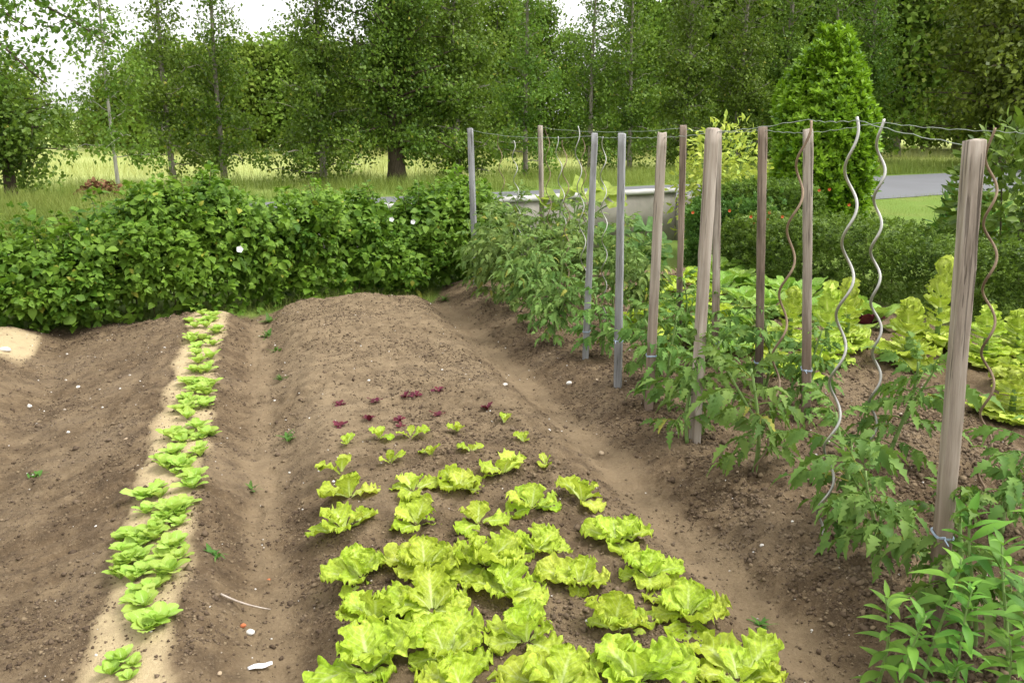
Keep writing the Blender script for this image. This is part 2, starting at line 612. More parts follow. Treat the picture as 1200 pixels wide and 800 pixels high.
def ground_mat():
    m, nt, out = new_mat('ground_soil_and_grass')
    L = nt.links
    tc = N(nt, 'ShaderNodeTexCoord')
    o = tc.outputs['Object']

    def at(nm):
        a = N(nt, 'ShaderNodeAttribute', attribute_name=nm)
        return a.outputs['Fac']
    big = noise(nt, o, 1.7, 4)
    mid = noise(nt, o, 9., 5, .6)
    fin = noise(nt, o, 70., 5, .7)
    grit = noise(nt, o, 260., 3, .7)
    soil = ramp(nt, mid, [(.30, (.070, .049, .030)), (.5, (.118, .083, .050)), (.72, (.19, .140, .086))])
    soil = mixc(nt, sstn(nt, big, .42, .7), soil, ramp(nt, mid, [(.3, (.12, .088, .058)), (.7, (.235, .176, .110))]))
    soil = mixc(nt, mth(nt, 'MULTIPLY', sstn(nt, fin, .52, .72), .55), soil, (.26, .205, .14))
    soil = mixc(nt, mth(nt, 'MULTIPLY', sstn(nt, fin, .46, .3), .5), soil, (.045, .031, .021))
    dry = at('dry')
    soil = mixc(nt, mth(nt, 'MULTIPLY', dry, mth(nt, 'ADD', .35, mth(nt, 'MULTIPLY', sstn(nt, mid, .35, .65), .4)), True), soil,
                mixc(nt, fin, (.17, .128, .083), (.34, .265, .168)))
    soil = mixc(nt, mth(nt, 'MULTIPLY', sstn(nt, grit, .68, .76), .4), soil, (.42, .37, .30))
    path = mixc(nt, fin, (.17, .125, .080), (.31, .238, .150))
    soil = mixc(nt, mth(nt, 'MULTIPLY', at('path'), mth(nt, 'ADD', .45, mth(nt, 'MULTIPLY', mid, .6)), True), soil, path)
    sand = mixc(nt, fin, (.37, .285, .16), (.55, .44, .27))
    sand = mixc(nt, mth(nt, 'MULTIPLY', sstn(nt, mid, .5, .72), .45), sand, (.23, .17, .105))
    sand = mixc(nt, mth(nt, 'MULTIPLY', sstn(nt, grit, .56, .70), .4), sand, (.16, .12, .08))
    sf = mth(nt, 'MULTIPLY', at('sand'), sstn(nt, mth(nt, 'ADD', mth(nt, 'MULTIPLY', at('sand'), .6), mth(nt, 'MULTIPLY', mid, .6)), .30, .56), True)
    soil = mixc(nt, sf, soil, sand)
    g1 = noise(nt, o, .8, 4)
    g2 = noise(nt, o, 30., 4, .7)
    lawn = mixc(nt, g2, (.07, .13, .02), (.19, .27, .05))
    lawn = mixc(nt, mth(nt, 'MULTIPLY', sstn(nt, g1, .45, .7), .5), lawn, (.2, .22, .06))
    fld = mixc(nt, noise(nt, o, .18, 5), (.24, .31, .08), (.42, .44, .16))
    lawn = mixc(nt, at('field'), lawn, fld)
    soil = mixc(nt, 1.0, soil, mixc(nt, sf, (.98, .955, .91), (1., 1., 1.)), 'MULTIPLY')
    col = mixc(nt, at('soil'), lawn, soil)
    bs = N(nt, 'ShaderNodeBsdfPrincipled')
    L.new(col, bs.inputs['Base Color'])
    bs.inputs['Roughness'].default_value = .95
    bs.inputs['Specular IOR Level'].default_value = .15
    bp = N(nt, 'ShaderNodeBump')
    bp.inputs['Distance'].default_value = .012
    bp.inputs['Strength'].default_value = .9
    L.new(mth(nt, 'ADD', fin, mth(nt, 'MULTIPLY', grit, .35)), bp.inputs['Height'])
    L.new(bp.outputs[0], bs.inputs['Normal'])
    L.new(bs.outputs[0], out.inputs['Surface'])
    return m


M['ground'] = ground_mat()
gm = mesh_np('ground', np.stack((X.ravel(), Y.ravel(), Z.ravel()), 1), [quad], True, [M['ground']])
dry = np.clip(mk['b2'] * sst(3.0, 4.6, Y) * .9 + .45 * fbm(X * .9, Y * .9, seed=77, octs=3)
              - .5 * mk['b3'] * sst(4.6, 3.4, Y) + .45 * mk['b3'] * sst(5.5, 6.6, Y) + .15 - .25 * mk['b1'], 0, 1)
rs = road_side(X, Y)
for nm, a in dict(soil=mk['soil'], sand=mk['sand'], path=mk['path'], dry=dry, field=sst(2.0, 5.5, rs)).items():
    at = gm.attributes.new(nm, 'FLOAT', 'POINT')
    at.data.foreach_set('value', np.ascontiguousarray(a, np.float32).ravel())
tag(obj('ground', gm), kind='structure')


def gz(x, y):
    return float(hgt(np.array([x]), np.array([y]), fine=False)[0])


def ground_px(px, py):
    """point of the terrain seen there, by a few steps down the line of sight"""
    z = 0.0
    for _ in range(8):
        p = at_z(px, py, z)
        z = .5 * z + .5 * gz(p[0], p[1])
    p = at_z(px, py, z)
    p[2] = gz(p[0], p[1])
    return p


# road: cambered asphalt strip with worn edges
def road():
    s = np.linspace(-120, 260, 500)
    c = np.linspace(0, 1, 9)
    S, C = np.meshgrid(s, c)
    ed = .12 * fbm(S * .7, C * 0, seed=8, octs=3)
    off = -RW * C + ed * (np.abs(C - .5) > .45)
    xx = RA[0] + RDIR[0] * S + RN[0] * off
    yy = RA[1] + RDIR[1] * S + RN[1] * off
    zz = hgt(xx, yy, fine=False) + .012 + .07 * np.sin(PI * C)
    n = len(s)
    i, j = np.meshgrid(np.arange(len(c) - 1), np.arange(n - 1), indexing='ij')
    i, j = i.ravel(), j.ravel()
    q = np.stack((i * n + j, (i + 1) * n + j, (i + 1) * n + j + 1, i * n + j + 1), 1)
    m, nt, out = new_mat('asphalt')
    tc = N(nt, 'ShaderNodeTexCoord')
    o = tc.outputs['Object']
    a = noise(nt, o, 60, 4, .7)
    b = noise(nt, o, .7, 3)
    col = mixc(nt, a, (.085, .088, .095), (.17, .173, .185))
    col = mixc(nt, mth(nt, 'MULTIPLY', sstn(nt, b, .4, .7), .4), col, (.10, .10, .105))
    bs = N(nt, 'ShaderNodeBsdfPrincipled')
    nt.links.new(col, bs.inputs['Base Color'])
    bs.inputs['Roughness'].default_value = .8
    nt.links.new(bs.outputs[0], out.inputs['Surface'])
    tag(obj('road', mesh_np('road', np.stack((xx.ravel(), yy.ravel(), zz.ravel()), 1), [q], True, [m])), kind='structure')


road()


# soil crumbs and chips
def rock_tpl(seed, flat=.6):
    r = np.random.default_rng(seed)
    t = (1 + 5 ** .5) / 2
    V = np.array([(-1, t, 0), (1, t, 0), (-1, -t, 0), (1, -t, 0), (0, -1, t), (0, 1, t), (0, -1, -t), (0, 1, -t), (t, 0, -1), (t, 0, 1), (-t, 0, -1), (-t, 0, 1)], float)
    V = unit(V) * r.uniform(.65, 1.15, (12, 1)) * np.array((1, r.uniform(.7, 1), flat))
    Fa = np.array([(0, 11, 5), (0, 5, 1), (0, 1, 7), (0, 7, 10), (0, 10, 11), (1, 5, 9), (5, 11, 4), (11, 10, 2), (10, 7, 6), (7, 1, 8), (3, 9, 4), (3, 4, 2), (3, 2, 6), (3, 6, 8), (3, 8, 9), (4, 9, 5), (2, 4, 11), (6, 2, 10), (8, 6, 7), (9, 8, 1)])
    return V, [Fa]


ROCKS = [rock_tpl(s, .55 + .08 * (s % 5)) for s in range(6)]


def randrot(n, rng, tilt=.6):
    a = rng.uniform(0, 2 * PI, n)
    d = np.stack((np.cos(a), np.sin(a), rng.normal(0, tilt * .4, n)), 1)
    up = np.stack((rng.normal(0, tilt * .5, n), rng.normal(0, tilt * .5, n), np.ones(n)), 1)
    return frames(d, up)


def crumb_tpl(seed):
    r = np.random.default_rng(seed)
    V = np.array(((1, 0, 0), (-1, 0, 0), (0, 1, 0), (0, -1, 0), (0, 0, 1), (0, 0, -1)), float) * r.uniform(.7, 1.25, (6, 1)) + r.normal(0, .2, (6, 3))
    V[:, 2] *= .75
    return V, [np.array(((0, 2, 4), (2, 1, 4), (1, 3, 4), (3, 0, 4), (2, 0, 5), (1, 2, 5), (3, 1, 5), (0, 3, 5)))]


CRUMB = [crumb_tpl(s) for s in range(8)]


def crumbs():
    rng = np.random.default_rng(11)
    n = 330000
    # density falls with distance
    yy = 1.6 + 6.6 * rng.random(n) ** 1.5
    xx = rng.uniform(-2.6, 5.0, n)
    m = masks(xx, yy)
    den = .25 + .75 * sst(-.15, .35, fbm(xx * 2.6, yy * 2.6, seed=41, octs=3))
    den = den * (1 + 1.2 * m['b3'] * sst(2.0, 1.7, xx) * 0 + .5 * m['b3'])
    keep = (rng.random(n) < den * m['soil'] * (1 - .82 * np.maximum(m['sand'], m['path']))) & (xx < 2.2 + yy * .42)
    xx, yy = xx[keep], yy[keep]
    s = np.exp(rng.normal(math.log(.0042), .5, len(xx))) * (.9 + .35 * m['b3'][keep])
    s = np.clip(s, .002, .022)
    big = rng.random(len(xx)) < .0015
    s[big] = rng.uniform(.010, .020, int(big.sum()))
    pos = np.stack((xx, yy, hgt(xx, yy) + s * .15), 1)
    g = Geo()
    scatter(g, CRUMB, pos, randrot(len(xx), rng), s, rng)
    m, nt, out = new_mat('soil_crumb')
    geo = N(nt, 'ShaderNodeNewGeometry')
    tc = N(nt, 'ShaderNodeTexCoord')
    c = ramp(nt, geo.outputs['Random Per Island'], [(0, (.065, .045, .030)), (.6, (.125, .09, .060)), (1, (.22, .166, .103))])
    big = noise(nt, tc.outputs['Object'], 1.7, 4)
    c = mixc(nt, mth(nt, 'MULTIPLY', sstn(nt, big, .42, .7), .4), c, (.22, .17, .12))
    bs = N(nt, 'ShaderNodeBsdfPrincipled')
    nt.links.new(c, bs.inputs['Base Color'])
    bs.inputs['Roughness'].default_value = 1
    bs.inputs['Specular IOR Level'].default_value = .1
    nt.links.new(bs.outputs[0], out.inputs['Surface'])
    tag(obj('soil_crumbs', g.mesh('soil_crumbs', m, False)), kind='stuff')
    # pale chips
    n = 1500
    yy = 1.6 + 6.4 * rng.random(n) ** 1.2
    xx = rng.uniform(-2.6, 5.0, n)
    keep = (masks(xx, yy)['soil'] > .7) & (xx < 2.2 + yy * .42)
    xx, yy = xx[keep], yy[keep]
    s = np.clip(np.exp(rng.normal(math.log(.0036), .45, len(xx))), .002, .012)
    g = Geo()
    scatter(g, ROCKS, np.stack((xx, yy, hgt(xx, yy) + s * .3), 1), randrot(len(xx), rng), s, rng)
    m, nt, out = new_mat('pale_chip')
    geo = N(nt, 'ShaderNodeNewGeometry')
    c = ramp(nt, geo.outputs['Random Per Island'], [(0, (.35, .28, .2)), (.5, (.5, .47, .42)), (1, (.75, .73, .70))])
    bs = N(nt, 'ShaderNodeBsdfPrincipled')
    nt.links.new(c, bs.inputs['Base Color'])
    bs.inputs['Roughness'].default_value = .8
    nt.links.new(bs.outputs[0], out.inputs['Surface'])
    tag(obj('gravel_chips', g.mesh('gravel_chips', m, False)), kind='stuff')


crumbs()


def stone(px, py, size, label, mat='stone', seed=0, flat=.65, cat='stone', name='stone'):
    rng = np.random.default_rng(seed + 900)
    V, fs = rock_tpl(seed + 50, flat)
    # one round of midpoint splitting for a less faceted pebble
    f = fs[0]
    E = {}
    V = list(map(np.array, V))

    def mid(a, b):
        k = (min(a, b), max(a, b))
        if k not in E:
            E[k] = len(V)
            p = (V[a] + V[b]) / 2
            V.append(p * (1.10 + rng.uniform(-.05, .05)))
        return E[k]
    nf = []
    for a, b, c in f:
        ab, bc, ca = mid(a, b), mid(b, c), mid(c, a)
        nf += [(a, ab, ca), (b, bc, ab), (c, ca, bc), (ab, bc, ca)]
    me = mesh_np(name, np.array(V) * size, [np.array(nf)], True, [M[mat]])
    p = ground_px(px, py)
    o = obj(name, me, None, (p[0], p[1], p[2] + size * flat * .45))
    o.rotation_euler = (0, 0, rng.uniform(0, 6))
    tag(o, label, cat, 'loose stones on the soil')


stone(293, 742, .017, 'white stone on the dark path between sand strip and lettuce bed', 'stone', 1)
stone(285, 734, .012, 'small dark red-brown stone just behind the white stone on the path', 'brick', 2)
stone(315, 678, .010, 'orange brick chip lying on the soil behind the curved twig', 'brick', 3)
stone(910, 756, .018, 'pale squarish stone on the path by the front right lettuce', 'stone', 4)
stone(257, 790, .011, 'small yellowish stone at the foot of the bed beside the white plastic scrap', 'stonetan', 5)
stone(592, 451, .020, 'white stone in the right path behind the dark red seedlings', 'stone', 6, .5)
stone(667, 450, .022, 'white stone on the tomato ridge left of the silvered stakes', 'stone', 7, .8)
stone(700, 446, .015, 'small tan stone at the foot of the silvered stakes', 'stonetan', 8)
stone(826, 544, .012, 'pinkish stone on the dark ridge under the leaning stake', 'stonetan', 9)
stone(864, 554, .011, 'orange-tan stone on the dark ridge left of a spiral rod', 'stonetan', 10)
stone(705, 532, .018, 'dull tan stone on the path near the largest seedling lettuce', 'stonetan', 11)
stone(92, 454, .02, 'largest white stone on the bare left bed', 'stone', 12, .5)
stone(80, 507, .014, 'white stone on the bare left bed beside a tan one', 'stone', 13)
stone(148, 515, .014, 'round tan stone on the bare left bed near the sand strip', 'stonetan', 14)
stone(35, 477, .022, 'pale stone in the furrow at the side of the bare left bed', 'stone', 15)
stone(6, 411, .045, 'big pale stone on the sand at the far left corner', 'stone', 16, .5)
stone(929, 612, .010, 'small white stone on the dark ridge under the front tomatoes', 'stone', 17)
stone(1030, 672, .016, 'flat brown stone beside the near tall stake', 'stonetan', 18, .35)
stone(822, 757, .010, 'white pebble between the two front right lettuces', 'stone', 19)
stone(322, 470, .012, 'small white stone on the far edge of the lettuce bed by the path', 'stone', 20)
stone(432, 446, .014, 'white stone behind the dark red seedlings', 'stone', 21, .5)

# twig, plastic scraps
p0, p1 = ground_px(259, 698), ground_px(317, 716)
t = np.linspace(0, 1, 14)
pts = p0 + (p1 - p0) * t[:, None]
sag = unit(np.array((-(p1 - p0)[1], (p1 - p0)[0], 0)))
pts = pts - sag * (.03 * np.sin(PI * t))[:, None]
pts[:, 2] = pts[:, 2] + .008 + .012 * np.sin(PI * t)
tag(obj('twig', Geo().add(*tube(pts, .0038 - .0016 * t, 7)).mesh('twig', M['twig'])), 'thin curved bare twig lying on the path', 'twig')


def scrap(px, py, l, w, rz, label):
    n, k = 8, 3
    u = np.linspace(-.5, .5, n); v = np.linspace(-.5, .5, k)
    U, Vv = np.meshgrid(u, v)
    r = np.random.default_rng(int(px))
    xx = U * l
    yy = Vv * w * (1 - 1.2 * np.abs(U) ** 1.5) + .1 * w * np.sin(U * 5)
    zz = .004 + .5 * w * Vv ** 2 * 2 + .003 * np.sin(U * 9 + px)
    top = np.stack((xx.ravel(), yy.ravel(), zz.ravel()), 1)
    bot = top - (0, 0, .0015)
    i, j = np.meshgrid(np.arange(k - 1), np.arange(n - 1), indexing='ij'); i, j = i.ravel(), j.ravel()
    q = np.stack((i * n + j, i * n + j + 1, (i + 1) * n + j + 1, (i + 1) * n + j), 1)
    off = n * k
    rim = [a for a in range(n)] + [r_ * n + n - 1 for r_ in range(1, k)] + [(k - 1) * n + a for a in range(n - 2, -1, -1)] + [r_ * n for r_ in range(k - 2, 0, -1)]
    rq = [(rim[a], rim[(a + 1) % len(rim)], rim[(a + 1) % len(rim)] + off, rim[a] + off) for a in range(len(rim))]
    me = mesh_np('plastic_scrap', np.concatenate((top, bot)), [q, q[:, ::-1] + off, np.array(rq)[:, ::-1]], True, [M['plastic']])
    p = ground_px(px, py)
    o = obj('plastic_scrap', me, None, (p[0], p[1], p[2] + .006))
    o.rotation_euler = (.1, .05, rz)
    tag(o, label, 'scrap', 'scraps of white plastic on the soil')


scrap(305, 784, .075, .022, .05, 'long white plastic scrap lying on the soil at the front of the path')
scrap(386, 790, .035, .02, .7, 'short white plastic scrap beside the front left lettuce')

# ------------------------------------------------------------------ stakes, rods, wires
FRONT_W = {}


def stake(bpx, bpy_, tpx, tpy, w, d, mat, label, rot=0, tie=None, name='wooden_stake'):
    b = at_z(bpx, bpy_, 0)
    b[2] = gz(b[0], b[1]) - .02
    dist = fwd(b)
    top = at_d(tpx, tpy, dist)
    rng = np.random.default_rng(int(bpx * 7 + bpy_))
    L = np.linalg.norm(top - b)
    n = 22
    t = np.linspace(0, 1, n)
    c = np.array([(-.5, -.5), (-.42, -.5), (0, -.5), (.42, -.5), (.5, -.5), (.5, -.4), (.5, .4), (.5, .5), (.42, .5), (0, .5), (-.42, .5), (-.5, .5), (-.5, .4), (-.5, -.4)])
    # softened corners
    for q in (0, 4, 7, 11):
        c[q] *= .955
    V = []
    for k in range(n):
        s = np.array((w, d)) * (1 + .05 * math.sin(t[k] * 4 + bpx))
        bow = .008 * math.sin(PI * t[k]) * rng.choice((1,))
        pr = c * s
        pr = pr + rng.normal(0, .0009, pr.shape)
        V.append(np.column_stack((pr[:, 0] + bow, pr[:, 1], np.full(len(c), t[k] * L))))
    m = len(c)
    V = np.concatenate(V)
    V[-m:, 2] += rng.normal(0, .003, m) - .006 * (np.abs(c[:, 0]) + np.abs(c[:, 1]) > .8)
    i, j = np.meshgrid(np.arange(n - 1), np.arange(m), indexing='ij'); i, j = i.ravel(), j.ravel()
    q = np.stack((i * m + j, i * m + (j + 1) % m, (i + 1) * m + (j + 1) % m, (i + 1) * m + j), 1)
    capv = np.array([[0, 0, L + .001]])
    V = np.concatenate((V, capv))
    jj = np.arange(m)
    tri = np.stack(((n - 1) * m + jj, (n - 1) * m + (jj + 1) % m, np.full(m, n * m)), 1)
    me = mesh_np('stake', V, [q, tri], False, [M[mat]])
    ax = Vector(top - b).normalized()
    root = thing(name, label, 'stake', b, 0, 'wooden stakes of the tomato rows')
    root.rotation_mode = 'QUATERNION'
    from mathutils import Quaternion
    root.rotation_quaternion = ax.to_track_quat('Z', 'Y') @ Quaternion((0, 0, 1), rot)
    obj('post', me, root)
    if tie:
        z = tie / ax.z
        a = np.linspace(0, 2 * PI * 2, 34)
        pr = np.stack((np.sign(np.cos(a)) * np.abs(np.cos(a)) ** .35 * (w * .5 + .004), np.sign(np.sin(a)) * np.abs(np.sin(a)) ** .35 * (d * .5 + .004), z + .004 * a / 6 - .002 * np.sin(a)), 1)
        tail = np.array([(w * .5 + .004, 0, z + .006), (w * .5 + .03, -.01, z + .012), (w * .5 + .05, -.005, z + .002)])
        g = Geo().add(*tube(pr, .0028, 5)).add(*tube(tail, .0022, 5))
        obj('tie', g.mesh('tie', M['twine']), root)
    return top


R0 = -YAW
T = {}
T['f1'] = stake(558, 335, 551, 150, .062, .045, 'wood_blue', 'silvery grey stake at the far left end, before the leafy hedge', R0 + .1)
T['f2'] = stake(686, 420, 697, 156, .068, .04, 'wood_blue', 'silvery grey stake leaning right, just left of a narrower straight one', R0 + .15, .42 * .5)
T['f3'] = stake(724, 455, 729, 156, .056, .04, 'wood_blue', 'narrow silvery grey stake with a blue tie low down beside bare soil', R0, .30)
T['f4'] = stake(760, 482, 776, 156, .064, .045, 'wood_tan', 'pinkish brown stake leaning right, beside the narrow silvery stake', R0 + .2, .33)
T['f5'] = stake(814, 515, 835, 150, .072, .045, 'wood_grey', 'broad pale stake leaning right in front of the yellow-leaved bush', R0 + .35)
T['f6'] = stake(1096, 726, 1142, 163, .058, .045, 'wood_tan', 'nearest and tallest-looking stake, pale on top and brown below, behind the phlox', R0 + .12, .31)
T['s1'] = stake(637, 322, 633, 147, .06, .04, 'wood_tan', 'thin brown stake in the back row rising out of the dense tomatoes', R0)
T['s2'] = stake(795, 411, 801, 147, .056, .04, 'wood_dark', 'thin brown stake in the back row before the concrete wall end', R0)
T['s3'] = stake(838, 433, 841, 151, .05, .045, 'wood_tan', 'thin brown stake half hidden behind the broad leaning stake', R0 + .2, .2)
T['s4'] = stake(889, 460, 894, 148, .062, .045, 'wood_dark', 'dark-footed brown stake just left of the conical shrub', R0 + .1, .2)
T['s5'] = stake(945, 490, 947, 151, .062, .045, 'wood_tan', 'cracked brown stake standing right before the conical shrub', R0 + .05, .3)


def spiral(bpx, bpy_, tpx, tpy, label, mat='metal', r=.028, turns=4.5, ph=0, rod=.005, bz=None, d=None):
    b = at_z(bpx, bpy_, 0)
    if d:
        b = at_d(bpx, bpy_, d)
    b[2] = gz(b[0], b[1]) - .03
    top = at_d(tpx, tpy, fwd(b))
    n = 150
    t = np.linspace(0, 1, n)
    a = ph + (turns + 1.6) * 2 * PI * t
    rr = .68 * r * sst(0, .06, t) * (1 - .35 * sst(.85, 1, t))
    rng = np.random.default_rng(int(tpx * 3))
    wob = .012 * fbm(t * 3, t * 0 + tpx, seed=3, octs=2)
    ln = np.linalg.norm(top - b)
    pts = np.stack((rr * np.cos(a) + wob, rr * np.sin(a) + wob, t * ln), 1)
    ax = Vector(top - b).normalized().to_track_quat('Z', 'Y').to_matrix()
    pts = pts @ np.array(ax).T
    me = Geo().add(*tube(pts, rod, 8)).mesh('spiral_rod', M[mat])
    o = obj('spiral_rod', me, None, b)
    tag(o, label, 'plant support', 'spiral plant rods of the tomato rows')
    return top


T['r1'] = spiral(889, 562, 944, 141, 'rusty brown spiral rod leaning right between the two right-hand brown stakes', 'rust', .034, 4.2, 0, .0052)
T['r2'] = spiral(965, 631, 1005, 137, 'bright silver spiral rod crossing in front of the conical shrub', 'metal', .034, 4.6, 1, .0052)
T['r3'] = spiral(1022, 538, 1031, 140, 'slim silver spiral rod seen against the grey road', 'metal', .030, 5.2, 2, .0065)
T['r4'] = spiral(1150, 590, 1164, 150, 'spiral rod right of the nearest stake, silver on top and rusty below', 'rust', .034, 4.4, .4, .0052)
sp = [(648, 345, 640, 148, 'rust', 'thin dull spiral rod just right of the brown back-row stake and low in the tomatoes'),
      (668, 352, 652, 160, 'metal', 'silver spiral rod with its bent tip touching the brown back-row stake'),
      (664, 372, 662, 165, 'rust', 'dark spiral rod beside the silver one, amid the far tomatoes'),
      (690, 385, 676, 148, 'metal', 'tall silver spiral rod left of the silvery leaning stake'),
      (708, 380, 706, 160, 'metal', 'silver spiral rod seen between the two silvery grey stakes'),
      (612, 330, 601, 165, 'metal', 'faint silver spiral rod at the far end before the field'),
      (596, 322, 584, 158, 'rust', 'brownish spiral rod nearest the far end stake'),
      (690, 350, 682, 162, 'rust', 'rusty spiral rod rising in front of the pale squash leaf')]
for k, (a, b, c, d, mt, lb) in enumerate(sp):
    spiral(a, b, c, d, lb, mt, .032, 4.2 + .3 * (k % 3), k * 1.3, .0036)


def wire(pts, label, sag=.015, r=.0016):
    out = []
    for k in range(len(pts) - 1):
        a, b = np.asarray(pts[k]), np.asarray(pts[k + 1])
        n = 14
        for t in np.linspace(0, 1, n, endpoint=False):
            L = np.linalg.norm(b - a)
            out.append(a + (b - a) * t - np.array((0, 0, sag * L * 4 * t * (1 - t))) + .003 * np.array((math.sin(17 * t + k), math.cos(13 * t), math.sin(29 * t + k))))
    out.append(np.asarray(pts[-1]))
    tag(obj('wire', Geo().add(*tube(np.array(out), r, 6)).mesh('wire', M['wire'])), label, 'wire', 'wires along the stake tops')


dz = np.array((0, 0, -.02))
e = np.array((0, 0, .003))
wire([T['f1'] + dz, T['f2'] + dz, T['f3'] + dz, T['f4'] + dz, T['f5'] + dz, T['r1'] + e, T['r2'] - (0, 0, .012), T['f6'] + (0, -.03, -.022)],
     'thin slack wire linking the front stakes to the nearest one', .012, .0014)
pe = T['r4'] + (T['r4'] - T['r3']) * .6
wire([T['s1'] + dz, T['s2'] + dz, T['s3'] + dz, T['s4'] + dz, T['s5'] + dz, T['r3'] - (0, 0, .012), T['r4'] - (0, 0, .012), pe],
     'thin wire along the back stakes and over the right spiral rods', .010, .0014)

# ------------------------------------------------------------------ lettuces


def lettuce_leaf(rng, L, W, e0, curl, ruff, nv=15, nu=13, cup=.5, neck=.2, blunt=.72):
    v = np.linspace(0, 1, nv)
    e = e0 - curl * v ** 1.4
    dr = np.cos(e); dz_ = np.sin(e)
    rr = np.concatenate(([0], np.cumsum((dr[1:] + dr[:-1]) / 2))) * L / (nv - 1)
    zz = np.concatenate(([0], np.cumsum((dz_[1:] + dz_[:-1]) / 2))) * L / (nv - 1)
    w = W * (neck + (1 - neck) * sst(.02, .62, v)) * np.sqrt(np.clip(1 - np.clip((v - blunt) / (1.03 - blunt), 0, 1) ** 2, .02, 1))
    u = np.linspace(-1, 1, nu)
    U, Vv = np.meshgrid(u, v)
    Wd = w[:, None] * np.ones_like(U)
    edge = np.maximum(np.abs(U), sst(.72, 1, Vv)) ** 2 * sst(.08, .5, Vv)
    k = rng.uniform(2.0, 3.4); ph = rng.uniform(0, 6.28)
    k2 = rng.uniform(1.2, 2.0)
    ruf = ruff * L * edge * (np.sin(2 * PI * (k * Vv + k2 * U * sst(.6, 1, Vv)) + ph * np.sign(U)) + .6 * np.sin(2 * PI * (1.45 * k * Vv + 2.3 * U) + ph * 2))
    scal = 1 + .10 * edge * np.sin(2 * PI * (1.3 * k * Vv) + ph + U * 3) + .06 * edge * np.sin(2 * PI * 3.4 * Vv + ph * 3 + 5 * U)
    side = U * Wd * scal
    n_off = cup * Wd * (.75 * U ** 2 + .25 * np.abs(U)) * (1 - .6 * Vv) + ruf + .012 * L * rng.uniform(.6, 1.4) * np.sin(9 * U + ph) * np.sin(17 * Vv + ph)
    twist = rng.normal(0, .12)
    n_off = n_off + twist * side * Vv
    E_ = e[:, None]
    x = rr[:, None] - np.sin(E_) * n_off
    z = zz[:, None] + np.cos(E_) * n_off
    x = x + .05 * L * edge * np.sin(5 * U + ph) * Vv
    V = np.stack((x, side, z), 2).reshape(-1, 3)
    lettuce_leaf.uv = np.stack((np.abs(U).ravel() * (.4 + .6 * Vv.ravel()), Vv.ravel()), 1)
    i, j = np.meshgrid(np.arange(nv - 1), np.arange(nu - 1), indexing='ij'); i, j = i.ravel(), j.ravel()
    q = np.stack((i * nu + j, i * nu + j + 1, (i + 1) * nu + j + 1, (i + 1) * nu + j), 1)
    return V, [q]


def rotz(V, a, c=(0, 0, 0)):
    R = np.array(((math.cos(a), -math.sin(a), 0), (math.sin(a), math.cos(a), 0), (0, 0, 1)))
    return V @ R.T + np.asarray(c)


def head(seed, n, size, ruff=.07, emin=.25, emax=1.35, mat='lettuce', wide=.36, curl=(.5, 1.1), nv=15, nu=13, split=.45, cup=.5, lean=0, r0=.012, lift=0, even=.62):
    rng = np.random.default_rng(seed)
    gi, go = Geo(), Geo()
    a = rng.uniform(0, 6)
    for k in range(n):
        f = k / max(1, n - 1)              # 0 inner .. 1 outer
        e0 = emax + (emin - emax) * f ** .75 + rng.normal(0, .17)
        L = size * (even + (1.04 - even) * f) * rng.uniform(.78, 1.15)
        if rng.random() < .12 and f > .4:
            L *= .65
        V, fs = lettuce_leaf(rng, L, L * wide * rng.uniform(.88, 1.12), e0, rng.uniform(*curl) * (.55 + .6 * f), ruff * rng.uniform(.8, 1.2), nv, nu, cup * rng.uniform(.6, 1.2))
        V = rotz(V, a, (0, 0, 0)) + np.array((math.cos(a), math.sin(a), 0)) * r0 * (1 + f) + np.array((0, 0, .004 + lift * (1 - f) + .012 * (1 - f)))
        # keep leaf tips off the soil
        low = V[:, 2] < .004
        V[low, 2] = .004 + (V[low, 2] - .004) * .12
        a += 2.4 + rng.normal(0, .25)
        (gi if f < split else go).add(V, fs, lettuce_leaf.uv)
    return gi.mesh('heart', M[mat]), go.mesh('outer_leaves', M[mat])


BIG = [head(100 + k, 8 + (k % 4), .20, .095, .30, 1.2, 'lettuce', .46, (.25, 1.15), 25, 23, .4, .45, even=.75) for k in range(12)]
MIDL = [head(140 + k, 5 + k % 3, .18, .09, .35, 1.1, 'lettuce', .46, (.2, 1.2), 19, 17, .4, .45, r0=.006, even=.75) for k in range(8)]
SML = [head(160 + k, 3 + k % 3, .075, .08, .75, 1.35, 'lettuce', .40, nv=11, nu=9, r0=.003) for k in range(5)]


def lettuce(px, py, kind, label, group, scale=1.0, seed=0, cat='lettuce', name='lettuce'):
    rng = random.Random(seed * 31 + int(px))
    p = ground_px(px, py)
    inner, outer = kind
    r = thing(name, label, cat, p - np.array((0, 0, .004)), rng.uniform(0, 6.28), group)
    obj('outer_leaves', outer, r)
    obj('heart', inner, r)
    r.scale = (scale * rng.uniform(.86, 1.10),) * 3
    r.rotation_euler.x = rng.uniform(-.10, .10)
    r.rotation_euler.y = rng.uniform(-.10, .10)
    return r


